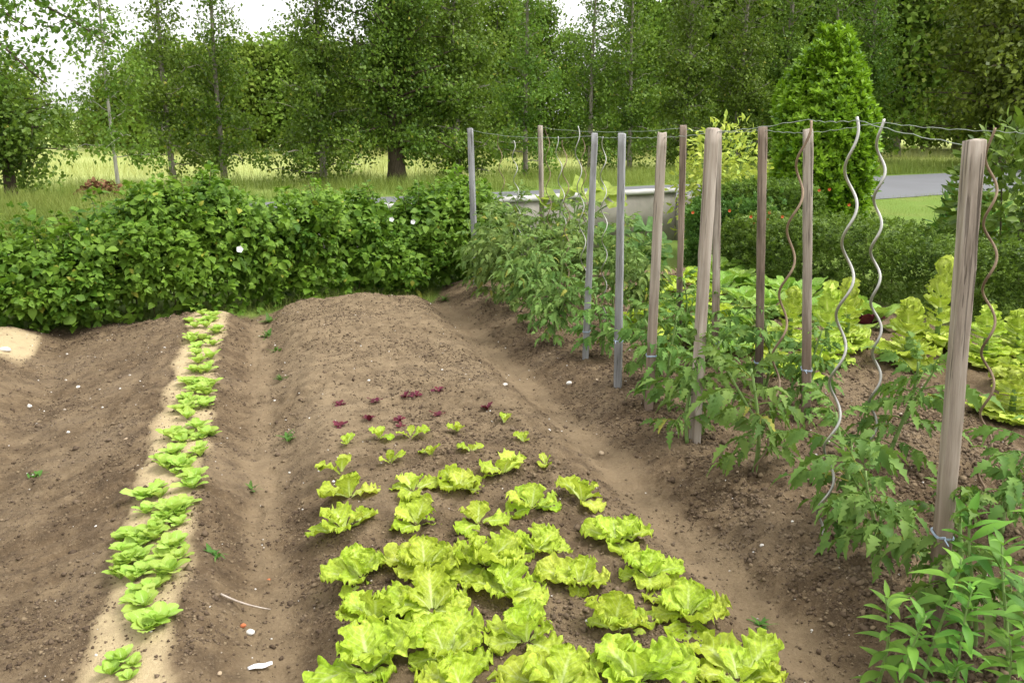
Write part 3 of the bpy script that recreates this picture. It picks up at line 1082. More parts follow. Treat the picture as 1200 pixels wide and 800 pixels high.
ORD = ['first', 'second', 'third', 'fourth', 'fifth', 'sixth', 'seventh', 'eighth', 'ninth', 'tenth', 'eleventh', 'twelfth', 'thirteenth', 'fourteenth', 'fifteenth', 'sixteenth', 'seventeenth', 'eighteenth', 'nineteenth', 'twentieth']
rows = [
    ('young loose lettuce', 'in the back row', MIDL, .74, [(410, 583), (484, 576), (538, 573), (590, 555)]),
    ('half-grown open lettuce', 'in the second row from the back', MIDL, .74, [(404, 622), (488, 616), (560, 614), (623, 596), (682, 588)]),
    ('broad frilly lettuce', 'in the third row from the back', BIG, .72, [(424, 676), (498, 670), (570, 662), (629, 645), (722, 634)]),
    ('full frilly lettuce', 'in the fourth row from the back', BIG, .72, [(440, 727), (507, 716), (596, 698), (680, 684), (760, 676)]),
    ('large spreading frilly lettuce', 'in the second row from the front', BIG, .76, [(524, 770), (616, 752), (718, 738), (806, 722)]),
    ('large frilly lettuce', 'in the front row of the big bed', BIG, .76, [(433, 786), (545, 822), (655, 812), (748, 796), (866, 800)]),
]
cnt = 0
for what, where, kinds, sc, pts in rows:
    n = len(pts)
    for k, (x, y) in enumerate(pts):
        pos_ = 'leftmost' if k == 0 else 'rightmost' if k == n - 1 else ORD[k] + ' from the left'
        lettuce(x, y, kinds[cnt % len(kinds)], f'{what}, {pos_} {where}', 'big yellow-green lettuces', sc, cnt)
        cnt += 1
small = [(400, 556, 'small upright lettuce seedling just behind the leftmost young lettuce', 1.5),
         (406, 521, 'tiny low lettuce seedling at the left edge of the pale green ones', .8),
         (445, 514, 'lettuce seedling second from the left in the line behind', .95),
         (481, 514, 'lettuce seedling with a flopped leaf, middle of the line behind', 1.1),
         (537, 506, 'lettuce seedling with two spread leaves right behind the middle', 1.0),
         (591, 496, 'upright lettuce seedling right beside the last dark red one', 1.15),
         (457, 543, 'narrow lettuce seedling standing before the second young lettuce', .95),
         (505, 535, 'small feathery lettuce seedling behind the third young lettuce', .85),
         (553, 530, 'slim lettuce seedling behind the rightmost young lettuce', .95),
         (613, 519, 'upright two-leaved lettuce seedling at the right edge of the bed', 1.0),
         (640, 547, 'round-leaved lettuce seedling alone at the edge of the right path', 1.05)]
for k, (x, y, lb, s) in enumerate(small):
    lettuce(x, y, SML[k % 5], lb, 'pale green lettuce seedlings', s, 60 + k, 'seedling', 'lettuce_seedling')

REDS = []
for k in range(3):
    rng = np.random.default_rng(300 + k)
    a = 0
    gi, go = Geo(), Geo()
    for q in range(6):
        V, fs = lettuce_leaf(rng, .062 * rng.uniform(.75, 1.15), .017, rng.uniform(.35, 1.1), rng.uniform(.2, .8), .06, 7, 5)
        (gi if q < 2 else go).add(rotz(V, a) + (0, 0, .003), fs, lettuce_leaf.uv)
        a += 2.4
    REDS.append((gi.mesh('heart', M['red']), go.mesh('outer_leaves', M['red'])))
reds = [(398, 475, 'first from the left in the middle line'), (440, 471, 'second from the left in the middle line'), (475, 466, 'third from the left in the middle line'),
        (514, 458, 'farthest back, alone'), (398, 500, 'leftmost in the front line'), (433, 493, 'second from the left in the front line'),
        (468, 493, 'third from the left in the front line, small'), (513, 487, 'fourth from the left in the front line'), (571, 480, 'rightmost, behind the upright green seedling'),
        (487, 465, 'flopped, next to the third of the middle line'), (470, 500, 'nearest, low and sparse')]
for k, (x, y, lb) in enumerate(reds):
    lettuce(x, y, REDS[k % 3], 'dark red seedling, ' + lb, 'dark red lettuce seedlings', (.78 if k != 10 else .55), 80 + k, 'seedling', 'red_seedling')

# salad seedlings on the sand strip
SEED = []
for k in range(9):
    rng = np.random.default_rng(400 + k)
    gi, go = Geo(), Geo()
    a = 0
    for q in range(7 + k % 4):
        f = min(1, q / 8)
        V, fs = lettuce_leaf(rng, (.06 + .045 * f) * rng.uniform(.8, 1.15), .026 * rng.uniform(.85, 1.2), 1.35 - .75 * f, rng.uniform(.3, .9), .015, 8, 5, .35, .16, .6)
        V[:, 2] = np.maximum(V[:, 2], .002)
        (gi if q < 3 else go).add(rotz(V, a) + (0, 0, .003), fs, lettuce_leaf.uv)
        a += 2.4
    SEED.append((gi.mesh('heart', M['seedling']), go.mesh('outer_leaves', M['seedling'])))
sd = [(238, 370), (250, 373), (229, 384), (242, 384), (253, 391), (226, 398), (238, 399), (250, 405), (232, 408), (247, 421), (233, 426),
      (227, 437), (243, 436), (223, 449), (236, 449), (248, 452), (229, 459), (243, 463), (212, 470), (225, 472), (238, 472), (211, 483), (222, 482),
      (208, 508), (221, 511), (233, 503), (242, 512), (214, 519), (203, 534), (221, 538), (235, 530), (192, 548), (207, 556), (220, 551), (229, 563),
      (177, 583), (190, 595), (207, 601), (220, 592), (172, 602), (191, 615), (212, 606), (157, 633), (167, 640), (180, 633), (151, 650), (167, 656), (196, 645), (206, 637),
      (141, 678), (155, 682), (171, 671), (189, 682), (200, 673), (156, 707), (170, 711), (160, 731), (174, 728), (143, 776), (157, 779), (130, 790), (151, 796)]
_r = random.Random(8)
sd += [(x + _r.uniform(-11, 11) * y / 600, y + _r.uniform(-17, 15) * y / 600) for (x, y) in sd if y < 735]
sdw = []
for (x, y) in sd:
    sdw.append((at_z(x, y, 0), x, y))
lefts = sorted([s for s in sdw if s[0][0] < -.48], key=lambda s: s[0][1])
rights = sorted([s for s in sdw if s[0][0] >= -.48], key=lambda s: s[0][1])


def ordn(n):
    return f"{n}{'th' if 10 <= n % 100 <= 20 else {1: 'st', 2: 'nd', 3: 'rd'}.get(n % 10, 'th')}"


k = 0
for side, lst in (('left', lefts), ('right', rights)):
    for q, (p, x, y) in enumerate(lst):
        sc = (.55 if y > 760 else .73) * (1.0 + .22 * math.sin(k * 1.7)) * (1.12 if y < 500 else 1.05)
        where = 'nearest' if q == 0 else 'farthest' if q == len(lst) - 1 else ordn(q + 1) + ' from the near end'
        lettuce(x, y, SEED[k % 9], f'round-leaved salad rosette, {where} along the {side} side of the sand strip', 'salad rosettes on the sand strip', sc, 200 + k, 'seedling', 'salad_seedling')
        k += 1

# chicory block and bolted lettuces beyond the tomatoes
CHIC = [head(500 + k, 13, .26, .030, .45, 1.35, 'chicory', .33, (.5, 1.3), 9, 7, cup=.4, r0=.02) for k in range(4)]
YEL = [head(520 + k, 12, .20, .075, .35, 1.35, 'lettuce', .42, nv=11, nu=9) for k in range(3)]


def bolted_head(seed, h=.40, base=.2):
    rng = np.random.default_rng(seed)
    go, gi = Geo(), Geo()
    a = 0
    for k in range(12):
        L = base * rng.uniform(.8, 1.1)
        V, fs = lettuce_leaf(rng, L, L * .55, rng.uniform(.1, .6), rng.uniform(.3, .8), .07, 13, 13, .35, .4)
        V[:, 2] = np.maximum(V[:, 2] + rng.uniform(0, .08), .004)
        go.add(rotz(V, a), fs, lettuce_leaf.uv)
        a += 2.4
    n = 30
    for k in range(n):
        f = k / (n - 1)
        L = (.105 - .03 * f) * rng.uniform(.85, 1.15)
        L *= .8 if f < .45 else 1.15
        V, fs = lettuce_leaf(rng, L, L * .66, (.25 if f < .45 else .35 + 1.9 * (f - .45)), rng.uniform(-.9, -.3), .075, 11, 13, .3, .5)
        rr = .026 if f < .8 else .014
        gi.add(rotz(V, a) + (math.cos(a) * rr, math.sin(a) * rr, .05 + (h - .14) * f), fs, lettuce_leaf.uv)
        a += 2.4
    st = tube(np.array([(0, 0, -.01), (.004, 0, h * .4), (0, .004, h * .85)]), [.02, .016, .009], 8)
    return gi.mesh('heart', M['bolted']), go.mesh('outer_leaves', M['bolted']), Geo().add(*st).mesh('stem', M['stem'])


BOLT = [bolted_head(540 + k, .44 + .05 * (k % 3)) for k in range(4)]


def bolted(px, py, k, label, sc=1.0, squash=1.0):
    p = ground_px(px, py)
    r = thing('bolted_lettuce', label, 'lettuce', p, k * 1.9, 'tall lettuces going to seed')
    a, b, c = BOLT[k % 4]
    obj('outer_leaves', b, r); obj('heart', a, r); obj('stem', c, r)
    r.scale = (sc * 1.05, sc * 1.05, sc * 1.18 * squash)


bolted(1060, 428, 0, 'tall bolting lettuce with a layered head right of the slim spiral rod', 1.0, .92)
bolted(1096, 412, 1, 'tallest bolting lettuce, its head standing clear before the box hedge', 1.0, 1.18)
bolted(966, 428, 2, 'bolting lettuce behind the bright spiral rod, with wide lower leaves', .95, .95)
bolted(990, 408, 3, 'bolting lettuce with a tight crinkled head right of the cracked stake', .9, 1.1)
bolted(925, 405, 1, 'pale bolting lettuce just left of the cracked stake', .85, .9)
bolted(1152, 425, 2, 'low wide bolting lettuce right behind the nearest stake', 1.0, .62)
bolted(1190, 418, 0, 'low wide bolting lettuce at the far right before the hedge', 1.0, .66)
bolted(1205, 455, 3, 'bolting lettuce half out of the picture at the right edge', 1.0, .9)
bolted(1185, 490, 1, 'wide-leaved bolting lettuce right of the rusty spiral rod', 1.0, .5)
# red one
r = lettuce(1012, 388, head(560, 9, .2, .05, .5, 1.3, 'red', .4, nv=9, nu=7), 'dark red lettuce between two bolting lettuces before the hedge', None, 1.0, 33, 'lettuce', 'red_lettuce')

yel = [(752, 350), (772, 342), (792, 334), (812, 328), (746, 378), (768, 372), (806, 362), (828, 352), (790, 395), (815, 385), (850, 372), (905, 432), (880, 410), (935, 440)]
for k, (x, y) in enumerate(yel):
    p = at_z(x, y, 0)
    if k >= 11:
        wh = ['just left of the dark-footed stake', 'behind the dark-footed stake', 'under the cracked stake'][k - 11]
    else:
        row = 'back' if k < 4 else 'middle' if k < 8 else 'front'
        idx = (k if k < 4 else k - 4 if k < 8 else k - 8)
        wh = f'{ORD[idx]} from the left in the {row} row behind the back stakes'
    lettuce(x, y, YEL[k % 3], f'bright yellow-green lettuce, {wh}', 'yellow-green lettuces behind the stakes', 1.0, 600 + k)
ch = [(838, 325), (862, 322), (886, 325), (910, 330), (868, 338), (893, 343), (920, 347), (945, 352), (846, 344), (872, 358), (898, 366), (926, 372), (952, 378), (975, 368),
      (1000, 372), (850, 402), (872, 388), (825, 405), (838, 418), (1022, 385)]
for k, (x, y) in enumerate(ch):
    if k == 19:
        lb = 'green chicory plant just right of the dark red lettuce'
    elif k >= 15:
        lb = 'broad green chicory plant, ' + ['behind the thin half-hidden stake', 'between two brown stakes', 'left of the half-hidden stake and low', 'at the foot of the half-hidden stake'][k - 15]
    else:
        row, idx = ('back', k) if k < 4 else ('second', k - 4) if k < 8 else ('third', k - 8)
        lb = f'broad green chicory plant, {ORD[idx]} from the left in the {row} row before the hedge'
    lettuce(x, y, CHIC[k % 4], lb, 'green chicory plants before the box hedge', 1.12, 640 + k, 'chicory', 'chicory_plant')

# ------------------------------------------------------------------ tomatoes
LT = [leaf_tpl(9, .19, .72, .35, .45, .45, s) for s in range(5)]


def compound(seed):
    r = np.random.default_rng(seed)
    parts = []
    n = 9
    t = np.linspace(0, 1, n)
    cz = .16 * t - .42 * t ** 2
    cxs = .05 * np.sin(t * 4 + seed)
    spine = np.stack((cxs, t * (.92 - .12 * t), cz), 1)
    parts.append(tube(spine, .012 - .007 * t, 4, False))

    def leaflet(p, ang, s, dn):
        d = np.array((math.sin(ang), math.cos(ang), -dn))
        up = np.array((r.normal(0, .3), r.normal(0, .3), 1.))
        Rm = frames(d[None], up[None])[0]
        parts.append(xform(LT[r.integers(0, 4)], Rm, s, p))
    for f, s in ((.26, .24), (.45, .36), (.63, .42), (.80, .38)):
        k = int(f * (n - 1))
        for sd_ in (-1, 1):
            leaflet(spine[k], sd_ * (.95 + r.normal(0, .15)), s * r.uniform(.85, 1.15), r.uniform(.25, 1.0))
    for f in (.36, .66):
        k = int(f * (n - 1))
        leaflet(spine[k], r.choice((-1, 1)) * 1.4, .14, .2)
    leaflet(spine[-1] - (0, .03, 0), r.normal(0, .1), .42, .55)
    return merge(parts)


COMP = [compound(s) for s in range(5)]


def tomato_meshes(seed, h, nleaf, ls, mat, z0=.12, lean=.06, shoots=0):
    rng = np.random.default_rng(seed)
    g = Geo()
    st = Geo()
    t = np.linspace(0, 1, 16)
    axis_ = np.stack((lean * np.sin(t * 3 + seed), lean * np.cos(t * 2.3 + seed) - lean, t * h), 1)
    st.add(*tube(axis_, .011 - .006 * t, 7))
    axes = [axis_]
    for s in range(shoots):
        k = rng.integers(3, 9)
        a = rng.uniform(0, 6.28)
        tt = np.linspace(0, 1, 9)
        ln = h * rng.uniform(.4, .6)
        br = axis_[k] + np.stack((math.cos(a) * ln * .55 * tt, math.sin(a) * ln * .55 * tt, ln * (tt * .8 + .1 * tt ** 2)), 1)
        st.add(*tube(br, .007 - .003 * tt, 6))
        axes.append(br)
    P_, D_, U_, S_ = [], [], [], []
    a = rng.uniform(0, 6)
    for ai, ax in enumerate(axes):
        m = nleaf if ai == 0 else max(4, nleaf // 3)
        for k in range(m):
            f = (z0 / h if ai == 0 else .15) + (1 - (z0 / h if ai == 0 else .15)) * k / (m - 1)
            q = min(len(ax) - 1, f * (len(ax) - 1))
            i0 = int(q); fr = q - i0
            p = ax[i0] * (1 - fr) + ax[min(i0 + 1, len(ax) - 1)] * fr
            el = rng.uniform(.0, .6) if f < .85 else rng.uniform(.7, 1.2)
            P_.append(p); D_.append((math.cos(a) * math.cos(el), math.sin(a) * math.cos(el), math.sin(el)))
            U_.append((-math.cos(a) * math.sin(el) + rng.normal(0, .15), -math.sin(a) * math.sin(el) + rng.normal(0, .15), math.cos(el)))
            S_.append(ls * rng.uniform(.75, 1.15) * (1 - .35 * sst(.75, 1, f)))
            a += 2.4 + rng.normal(0, .3)
    P_, D_, U_, S_ = map(np.array, (P_, D_, U_, S_))
    scatter(g, COMP, P_, frames(D_, U_), S_, rng)
    g.V = [np.column_stack((v[:, 0], v[:, 1], np.maximum(v[:, 2], .012))) for v in g.V]
    return st.mesh('stem', M['stem']), g.mesh('foliage', M[mat])


TNEAR = [tomato_meshes(700 + k, .46 + .04 * (k % 2), 17, .235, 'tomato', .10, .05, 1) for k in range(4)]
TMID = [tomato_meshes(720 + k, .58, 21, .225, 'tomato', .08, .05, 1) for k in range(3)]
TFAR = [tomato_meshes(740 + k, .86, 38, .225, 'tomato_light', .08, .06, 3) for k in range(4)]


def tomato(x, y, kind, label, sc=1.0, rz=0):
    z = gz(x, y)
    r = thing('tomato_plant', label, 'tomato plant', (x, y, z - .01), rz, 'tomato plants along the stakes and rods')
    obj('stem', kind[0], r); obj('foliage', kind[1], r)
    r.scale = (sc, sc, sc)


FX, SX = 2.0, 2.76
tl = [(FX + .04, 1.98, TNEAR[0], 'tomato plant tied low to the nearest tall stake', .9),
      (FX + .02, 2.58, TNEAR[1], 'dark tomato plant at the foot of the bright spiral rod', 1.0),
      (FX - .02, 2.28, TNEAR[2], 'tomato plant sprawling between the nearest stake and the bright rod', .85),
      (FX + .05, 3.12, TNEAR[3], 'bushy tomato plant around the foot of the rusty leaning rod', 1.05),
      (FX + .05, 3.66, TMID[0], 'bushy tomato plant hiding the foot of the broad leaning stake', .95),
      (FX + .10, 4.12, TMID[1], 'tomato plant tied to the pinkish brown leaning stake', .92),
      (FX + .12, 4.56, TNEAR[0], 'small tomato plant right of the narrow silvery stake', 1.05),
      (FX + .14, 5.22, TNEAR[2], 'sparse tomato plant right of the leaning silvery stake', 1.0),
      (SX, 2.35, TNEAR[1], 'tomato plant around the rod right of the nearest stake', .95),
      (SX, 3.10, TNEAR[3], 'dark leafy tomato plant below the slim rod before the road', 1.05),
      (SX + .02, 3.80, TMID[2], 'tomato plant at the foot of the cracked brown stake', .85),
      (SX + .02, 4.26, TMID[0], 'tomato plant at the foot of the dark-footed stake', .85),
      (SX + .02, 4.78, TMID[1], 'tomato plant before the thin half-hidden stake', .85),
      (SX + .02, 5.28, TMID[2], 'tomato plant at the stake before the concrete wall end', .9),
      (FX, 5.72, TFAR[0], 'front row tomato plant nearest to the leaning silvery stake, tall and pale', .80),
      (FX - .02, 6.20, TFAR[1], 'tall pale tomato plant, second in the dense far part of the front row', .88),
      (FX, 6.70, TFAR[2], 'tall pale tomato plant, third in the dense far part of the front row', .92),
      (FX, 7.20, TFAR[3], 'tall pale tomato plant, fourth in the dense far part of the front row', .95),
      (FX, 7.70, TFAR[0], 'tall pale tomato plant beside the far end stake', .95),
      (SX, 5.85, TFAR[1], 'back row tomato plant, nearest in the dense far part', .78),
      (SX, 6.40, TFAR[2], 'back row tomato plant, second in the dense far part', .92),
      (SX, 6.95, TFAR[3], 'back row tomato plant, third in the dense far part', .98),
      (SX, 7.50, TFAR[0], 'back row tomato plant, fourth in the dense far part', 1.0),
      (SX, 8.05, TFAR[1], 'back row tomato plant at the foot of the thin brown stake', 1.0),
      (SX - .35, 8.5, TFAR[2], 'farthest tomato plant, behind all the stakes', 1.05)]
for k, (x, y, kd, lb, s) in enumerate(tl):
    tomato(x, y, kd, lb, s, k * 1.37)

# ------------------------------------------------------------------ phlox-like plants, lower right
LANCE = [leaf_tpl(5, .155, .8, .35, b, 0, 1) for b in (.12, .3, .45)]


def phlox_meshes(seed, h):
    rng = np.random.default_rng(seed)
    t = np.linspace(0, 1, 14)
    ax = np.stack((.05 * np.sin(2 * t + seed) * t, .05 * np.cos(1.7 * t + seed) * t, t * h), 1)
    st = Geo().add(*tube(ax, .0055 - .003 * t, 7))
    P_, D_, U_, S_ = [], [], [], []
    a = rng.uniform(0, 6)
    z = .05
    while z < h:
        f = z / h
        q = f * 13
        p = ax[min(13, int(q))]
        for s in range(2 if f < .9 else 3):
            b = a + s * (PI if f < .9 else 2.1) + rng.normal(0, .15)
            el = rng.uniform(-.1, .45) if f < .75 else (.5 + 1.6 * (f - .75)) * rng.uniform(.7, 1.2)
            if f < .3 and rng.random() < .35: continue
            P_.append((p[0], p[1], z))
            D_.append((math.cos(b) * math.cos(el), math.sin(b) * math.cos(el), math.sin(el)))
            U_.append((-math.cos(b) * math.sin(el), -math.sin(b) * math.sin(el), math.cos(el)))
            S_.append((.095 if f < .8 else .105 - .24 * (f - .8)) * rng.uniform(.75, 1.15))
        a += 1.57 + rng.normal(0, .2)
        z += .034 * (1.2 - .5 * f)
    g = Geo()
    P_, D_, U_, S_ = map(np.array, (P_, D_, U_, S_))
    scatter(g, LANCE, P_, frames(D_, U_), S_, rng)
    return st.mesh('stem', M['stem']), g.mesh('foliage', M['mint'])


PH = [phlox_meshes(800 + k, .34 + .05 * (k % 4)) for k in range(5)]
phl = [(1024, 815, 1.1, 'leafy upright plant with pale tip, leftmost of the lower right clump'),
       (1082, 800, 1.12, 'tall leafy stem left of the nearest stake foot'),
       (1050, 865, .9, 'leafy stem cut by the lower edge, left of the nearest stake'),
       (1122, 840, .8, 'short leafy stem with bright tip before the nearest stake foot'),
       (1142, 760, 1.3, 'tall bright-tipped leafy stem right of the nearest stake'),
       (1180, 790, 1.2, 'tall leafy stem at the right picture edge behind the short one'),
       (1190, 845, 1.15, 'leafy stem nearest the lower right corner'),
       (1160, 870, .8, 'low leafy stem at the bottom edge near the corner'),
       (1205, 740, 1.3, 'leafy stem half outside the right picture edge'),
       (1100, 870, .7, 'smallest leafy stem at the bottom edge before the nearest stake')]
for k, (x, y, s, lb) in enumerate(phl):
    p = ground_px(x, y)
    r = thing('leafy_plant', lb, 'plant', p - np.array((0, 0, .01)), k * 2.1, 'upright leafy plants in the lower right corner')
    a, b = PH[k % 5]
    obj('stem', a, r); obj('foliage', b, r)
    r.scale = (s,) * 3

# ------------------------------------------------------------------ weeds in the paths
WB = leaf_tpl(3, .06, .7, .3, .5)
for k, (x, y, s, lb) in enumerate([(336, 516, .07, 'small grass tuft in the path left of the seedlings'), (252, 652, .06, 'sparse pale weed by the sand strip edge'),
                                   (313, 395, .09, 'patch of weeds low on the lettuce bed flank at the far end'), (325, 412, .07, 'small weed on the lettuce bed flank, behind the grass tuft'),
                                   (330, 445, .06, 'tiny weed halfway along the lettuce bed flank'), (295, 575, .05, 'faint weed seedling in the middle of the left path'),
                                   (890, 732, .045, 'small dull weed on the right path near the pale stone'), (316, 378, .1, 'tallest weed at the far end of the left path'), (43, 558, .05, 'small weed on the bare left bed'), (520, 352, .09, 'grass tuft at the far end of the lettuce bed')]):
    rng = np.random.default_rng(k)
    n = 16
    a = rng.uniform(0, 6.28, n); el = rng.uniform(.2, 1.2, n)
    d = np.stack((np.cos(a) * np.cos(el), np.sin(a) * np.cos(el), np.sin(el)), 1)
    u = np.stack((-np.cos(a) * np.sin(el), -np.sin(a) * np.sin(el), np.cos(el)), 1)
    g = Geo()
    scatter(g, [WB, leaf_tpl(3, .16, .8, .3, .3)], rng.normal(0, .012, (n, 3)) * (1, 1, 0), frames(d, u), s * rng.uniform(.6, 1.2, n), rng)
    p = ground_px(x, y)
    tag(obj('weed', g.mesh('weed', M['flowerbush']), None, p), lb, 'weed', 'weeds in the paths and on the beds')

# ------------------------------------------------------------------ leafy hedge at the back of the beds
OV = leaf_tpl(4, .34, .72, .25, .3)
TRI = merge([xform(OV, np.eye(3), .62, (0, .38, 0))] +
            [xform(OV, frames(np.array([(s * .85, .5, -.1)]), np.array([(s * .15, 0, 1.)]))[0], .5, (s * .02, .32, 0)) for s in (-1, 1)])


def hedge(name, label, p_list, depth, hfun, n, lsize, mat, tpl, stemmat, seed, z0, cat='hedge', shell=.2, spread=.0, extra=None, droop=.25, canes=0):
    """p_list: front base polyline (world xy); hedge grows 'depth' behind it (left-hand normal)."""
    rng = np.random.default_rng(seed)
    pl = np.array(p_list, float)
    seg = np.linalg.norm(np.diff(pl, axis=0), axis=1)
    cum = np.concatenate(([0], np.cumsum(seg)))
    Ltot = cum[-1]

    def along(s):
        x = np.interp(s, cum, pl[:, 0]); y = np.interp(s, cum, pl[:, 1])
        k = np.clip(np.searchsorted(cum, s, side='right') - 1, 0, len(seg) - 1)
        d = np.diff(pl, axis=0)[k] / seg[k][:, None]
        return x, y, d
    s = rng.uniform(0, Ltot, n)
    f = rng.random(n)
    kind = rng.random(n)
    q = rng.uniform(0, 1, n)
    # section: front face, top, back face, inside
    hh = hfun(s, Ltot)
    bulge = .34 * fbm(s * 1.9, f * 2.2, seed=seed, octs=3)
    tt = np.where(kind < .45, 0, np.where(kind < .82, 1, np.where(kind < .9, 2, 3)))
    inn = np.abs(rng.normal(0, shell * .5, n))
    dpt = np.select([tt == 0, tt == 1, tt == 2], [inn - .25 * bulge * 2 + depth * .10 * (1 - np.sin(PI * np.clip(f, 0, 1))), q * depth, depth - inn], q * depth)
    zz = np.select([tt == 0, tt == 1, tt == 2], [f * hh, hh - inn, f * hh], f * hh * .9)
    zz = zz * (1 - .0 * dpt)
    round_ = np.clip(1 - ((dpt / depth - .5) * 2) ** 4 * .25, 0, 1)
    zz = zz * np.where(tt == 1, round_, 1) + .10 * np.where(tt == 1, fbm(s * 2.5, dpt * 2.5, seed=seed + 5, octs=2), 0)
    x, y, d = along(s)
    nrm = np.stack((-d[:, 1], d[:, 0]), 1)
    # round both ends
    endr = np.clip(np.minimum(s, Ltot - s) / .35, 0, 1)
    zz = zz * (.8 + .2 * np.sqrt(endr))
    pos = np.stack((x + nrm[:, 0] * dpt, y + nrm[:, 1] * dpt, z0 + np.maximum(zz, .03)), 1)
    out = np.select([(tt == 0)[:, None], (tt == 1)[:, None], (tt == 2)[:, None]],
                    [np.column_stack((-nrm, np.full(n, .55))), np.column_stack((-nrm * .35, np.ones(n))), np.column_stack((nrm, np.full(n, .5)))],
                    np.column_stack((-nrm * .5, np.ones(n))))
    up = unit(out) + rng.normal(0, .38, (n, 3))
    dr = np.column_stack((-nrm * .6, np.full(n, -droop))) + rng.normal(0, .75, (n, 3)) * (1, 1, .45)
    g = Geo()
    scatter(g, tpl, pos, frames(dr, up), lsize * rng.uniform(.65, 1.25, n), rng)
    root = thing(name, label, cat, (0, 0, 0))
    st = Geo()
    if canes:
        m = int(Ltot * canes)
        s0 = rng.uniform(.05, Ltot - .05, m)
        x0, y0, dd = along(s0)
        nn = np.stack((-dd[:, 1], dd[:, 0]), 1)
        hh = hfun(s0, Ltot)
        th = rng.uniform(-.25, 1.9, m)                     # where on the section the tip comes out: low front .. back of the top
        md = depth * .5
        lumpy = 1 + .62 * fbm(s0 * 1.5, th * 1.6, seed=seed + 3, octs=3)
        tipd = md - np.cos(th) * md * lumpy * 1.10
        tipz = np.clip(hh * (.42 + .58 * np.sin(np.clip(th, -.4, PI))) * (.55 + .45 * lumpy), .12, 9)
        outw = np.stack((-nn[:, 0] * np.cos(th), -nn[:, 1] * np.cos(th), .35 + .65 * np.sin(th)), 1)
        for q in range(m):
            tip = np.array((x0[q] + nn[q, 0] * tipd[q], y0[q] + nn[q, 1] * tipd[q], z0 + tipz[q])) + rng.normal(0, .05, 3)
            ow = unit(outw[q] + rng.normal(0, .35, 3))
            ln = rng.uniform(.22, .42)
            t = np.linspace(0, 1, 5)
            ax = tip - ow * ln * (1 - t)[:, None] - np.array((0, 0, .10)) * (t ** 2 - t)[:, None]
            kk = rng.integers(6, 11)
            u_ = rng.uniform(.05, 1, kk)
            pp = tip - ow * ln * (1 - u_)[:, None]
            sd_ = rng.normal(0, 1, (kk, 3))
            dl = ow * .5 + sd_ * .8 + np.array((0, 0, -.25))
            ul = np.array((0, 0, 1.)) + ow * .55 + rng.normal(0, .35, (kk, 3))
            scatter(g, tpl, pp, frames(dl, ul), lsize * rng.uniform(.55, 1.5, kk) * (1.25 - .55 * u_), rng)
    # stems and shoots
    for k in range(int(Ltot * 9)):
        s0 = rng.uniform(.1, Ltot - .1); d0 = rng.uniform(.15, .85) * depth
        x0, y0, dd = along(np.array([s0]))
        nn = np.array((-dd[0][1], dd[0][0]))
        b = np.array((x0[0] + nn[0] * d0, y0[0] + nn[1] * d0, z0 - .05))
        top = hfun(np.array([s0]), Ltot)[0] * rng.uniform(.85, 1.0) * .95
        if min(s0, Ltot - s0) < .4:
            top *= .7
        tl_ = np.linspace(0, 1, 6)
        lx = rng.normal(0, .12); ly = rng.normal(0, .12)
        st.add(*tube(b + np.stack((lx * tl_ ** 2, ly * tl_ ** 2, top * tl_), 1), .008 - .005 * tl_, 5))
    if extra:
        extra(g, st, rng, along, hfun, Ltot, z0, depth)
    tag(obj('stems', st.mesh('stems', M[stemmat]), root), kind='stuff')
    obj('foliage', g.mesh('foliage', M[mat]), root)
    return root


def shoots(lst):
    def fn(g, st, rng, along, hfun, Ltot, z0, depth):
        tips = [at_d(*q) for q in lst]
        for q in range(int(Ltot * 9)):
            sx = rng.uniform(.1, Ltot - .1)
            x0, y0, dd = along(np.array([sx]))
            dq = rng.uniform(.1, .9) * depth
            tips.append(np.array((x0[0] - dd[0][1] * dq, y0[0] + dd[0][0] * dq, z0 + hfun(np.array([sx]), Ltot)[0] + abs(rng.normal(.08, .13)))))
        for tip in tips:
            b = np.array((tip[0] + rng.normal(0, .08), tip[1] + rng.normal(0, .05), tip[2] - .42))
            t = np.linspace(0, 1, 9)
            ax = b + (tip - b) * t[:, None] + np.array((.03, 0, 0)) * np.sin(PI * t)[:, None]
            st.add(*tube(ax, .006 - .004 * t, 5))
            n = 26
            q = rng.uniform(.1, 1, n)
            p = b + (tip - b) * q[:, None]
            a = rng.uniform(0, 6.28, n)
            el = rng.uniform(-.3, .6, n) + .5 * (q > .9)
            dd = np.stack((np.cos(a) * np.cos(el), np.sin(a) * np.cos(el), np.sin(el)), 1)
            scatter(g, [TRI, OV], p, frames(dd, np.array((0, 0, 1.)) + rng.normal(0, .3, (n, 3))), .11 * rng.uniform(.7, 1.2, n) * (1.2 - .4 * q), rng)
    return fn


def hz1(s, L):
    return .82 + .24 * vnoise(s * 1.2, s * 0 + 1, seed=3) + .10 * vnoise(s * 3.1, s * 0, seed=4) + .20 * sst(1.2, 3.0, s) - .10 * sst(1.0, .0, s)


pl1 = [at_z(x, y, -.12)[:2] for x, y in ((-120, 405), (0, 392), (90, 388), (180, 380), (280, 370), (416, 352))]
h1 = hedge('leafy_hedge', 'long dense bright green leafy hedge behind the left beds, left of the dark gap', pl1, 1.25, hz1, 5000, .09, 'bean', [TRI, TRI, OV], 'beanstem', 21, -.12, canes=430, shell=.5,
           extra=shoots([(366, 200, 8.6), (240, 212, 8.4), (262, 216, 8.5), (130, 236, 8.2), (62, 248, 8.0), (330, 222, 8.6), (200, 228, 8.3), (290, 226, 8.6), (372, 216, 8.8)]))


def hz2(s, L):
    return .95 + .16 * vnoise(s * 1.7, s * 0 + 1, seed=13) + .10 * vnoise(s * 3.9, s * 0, seed=14)


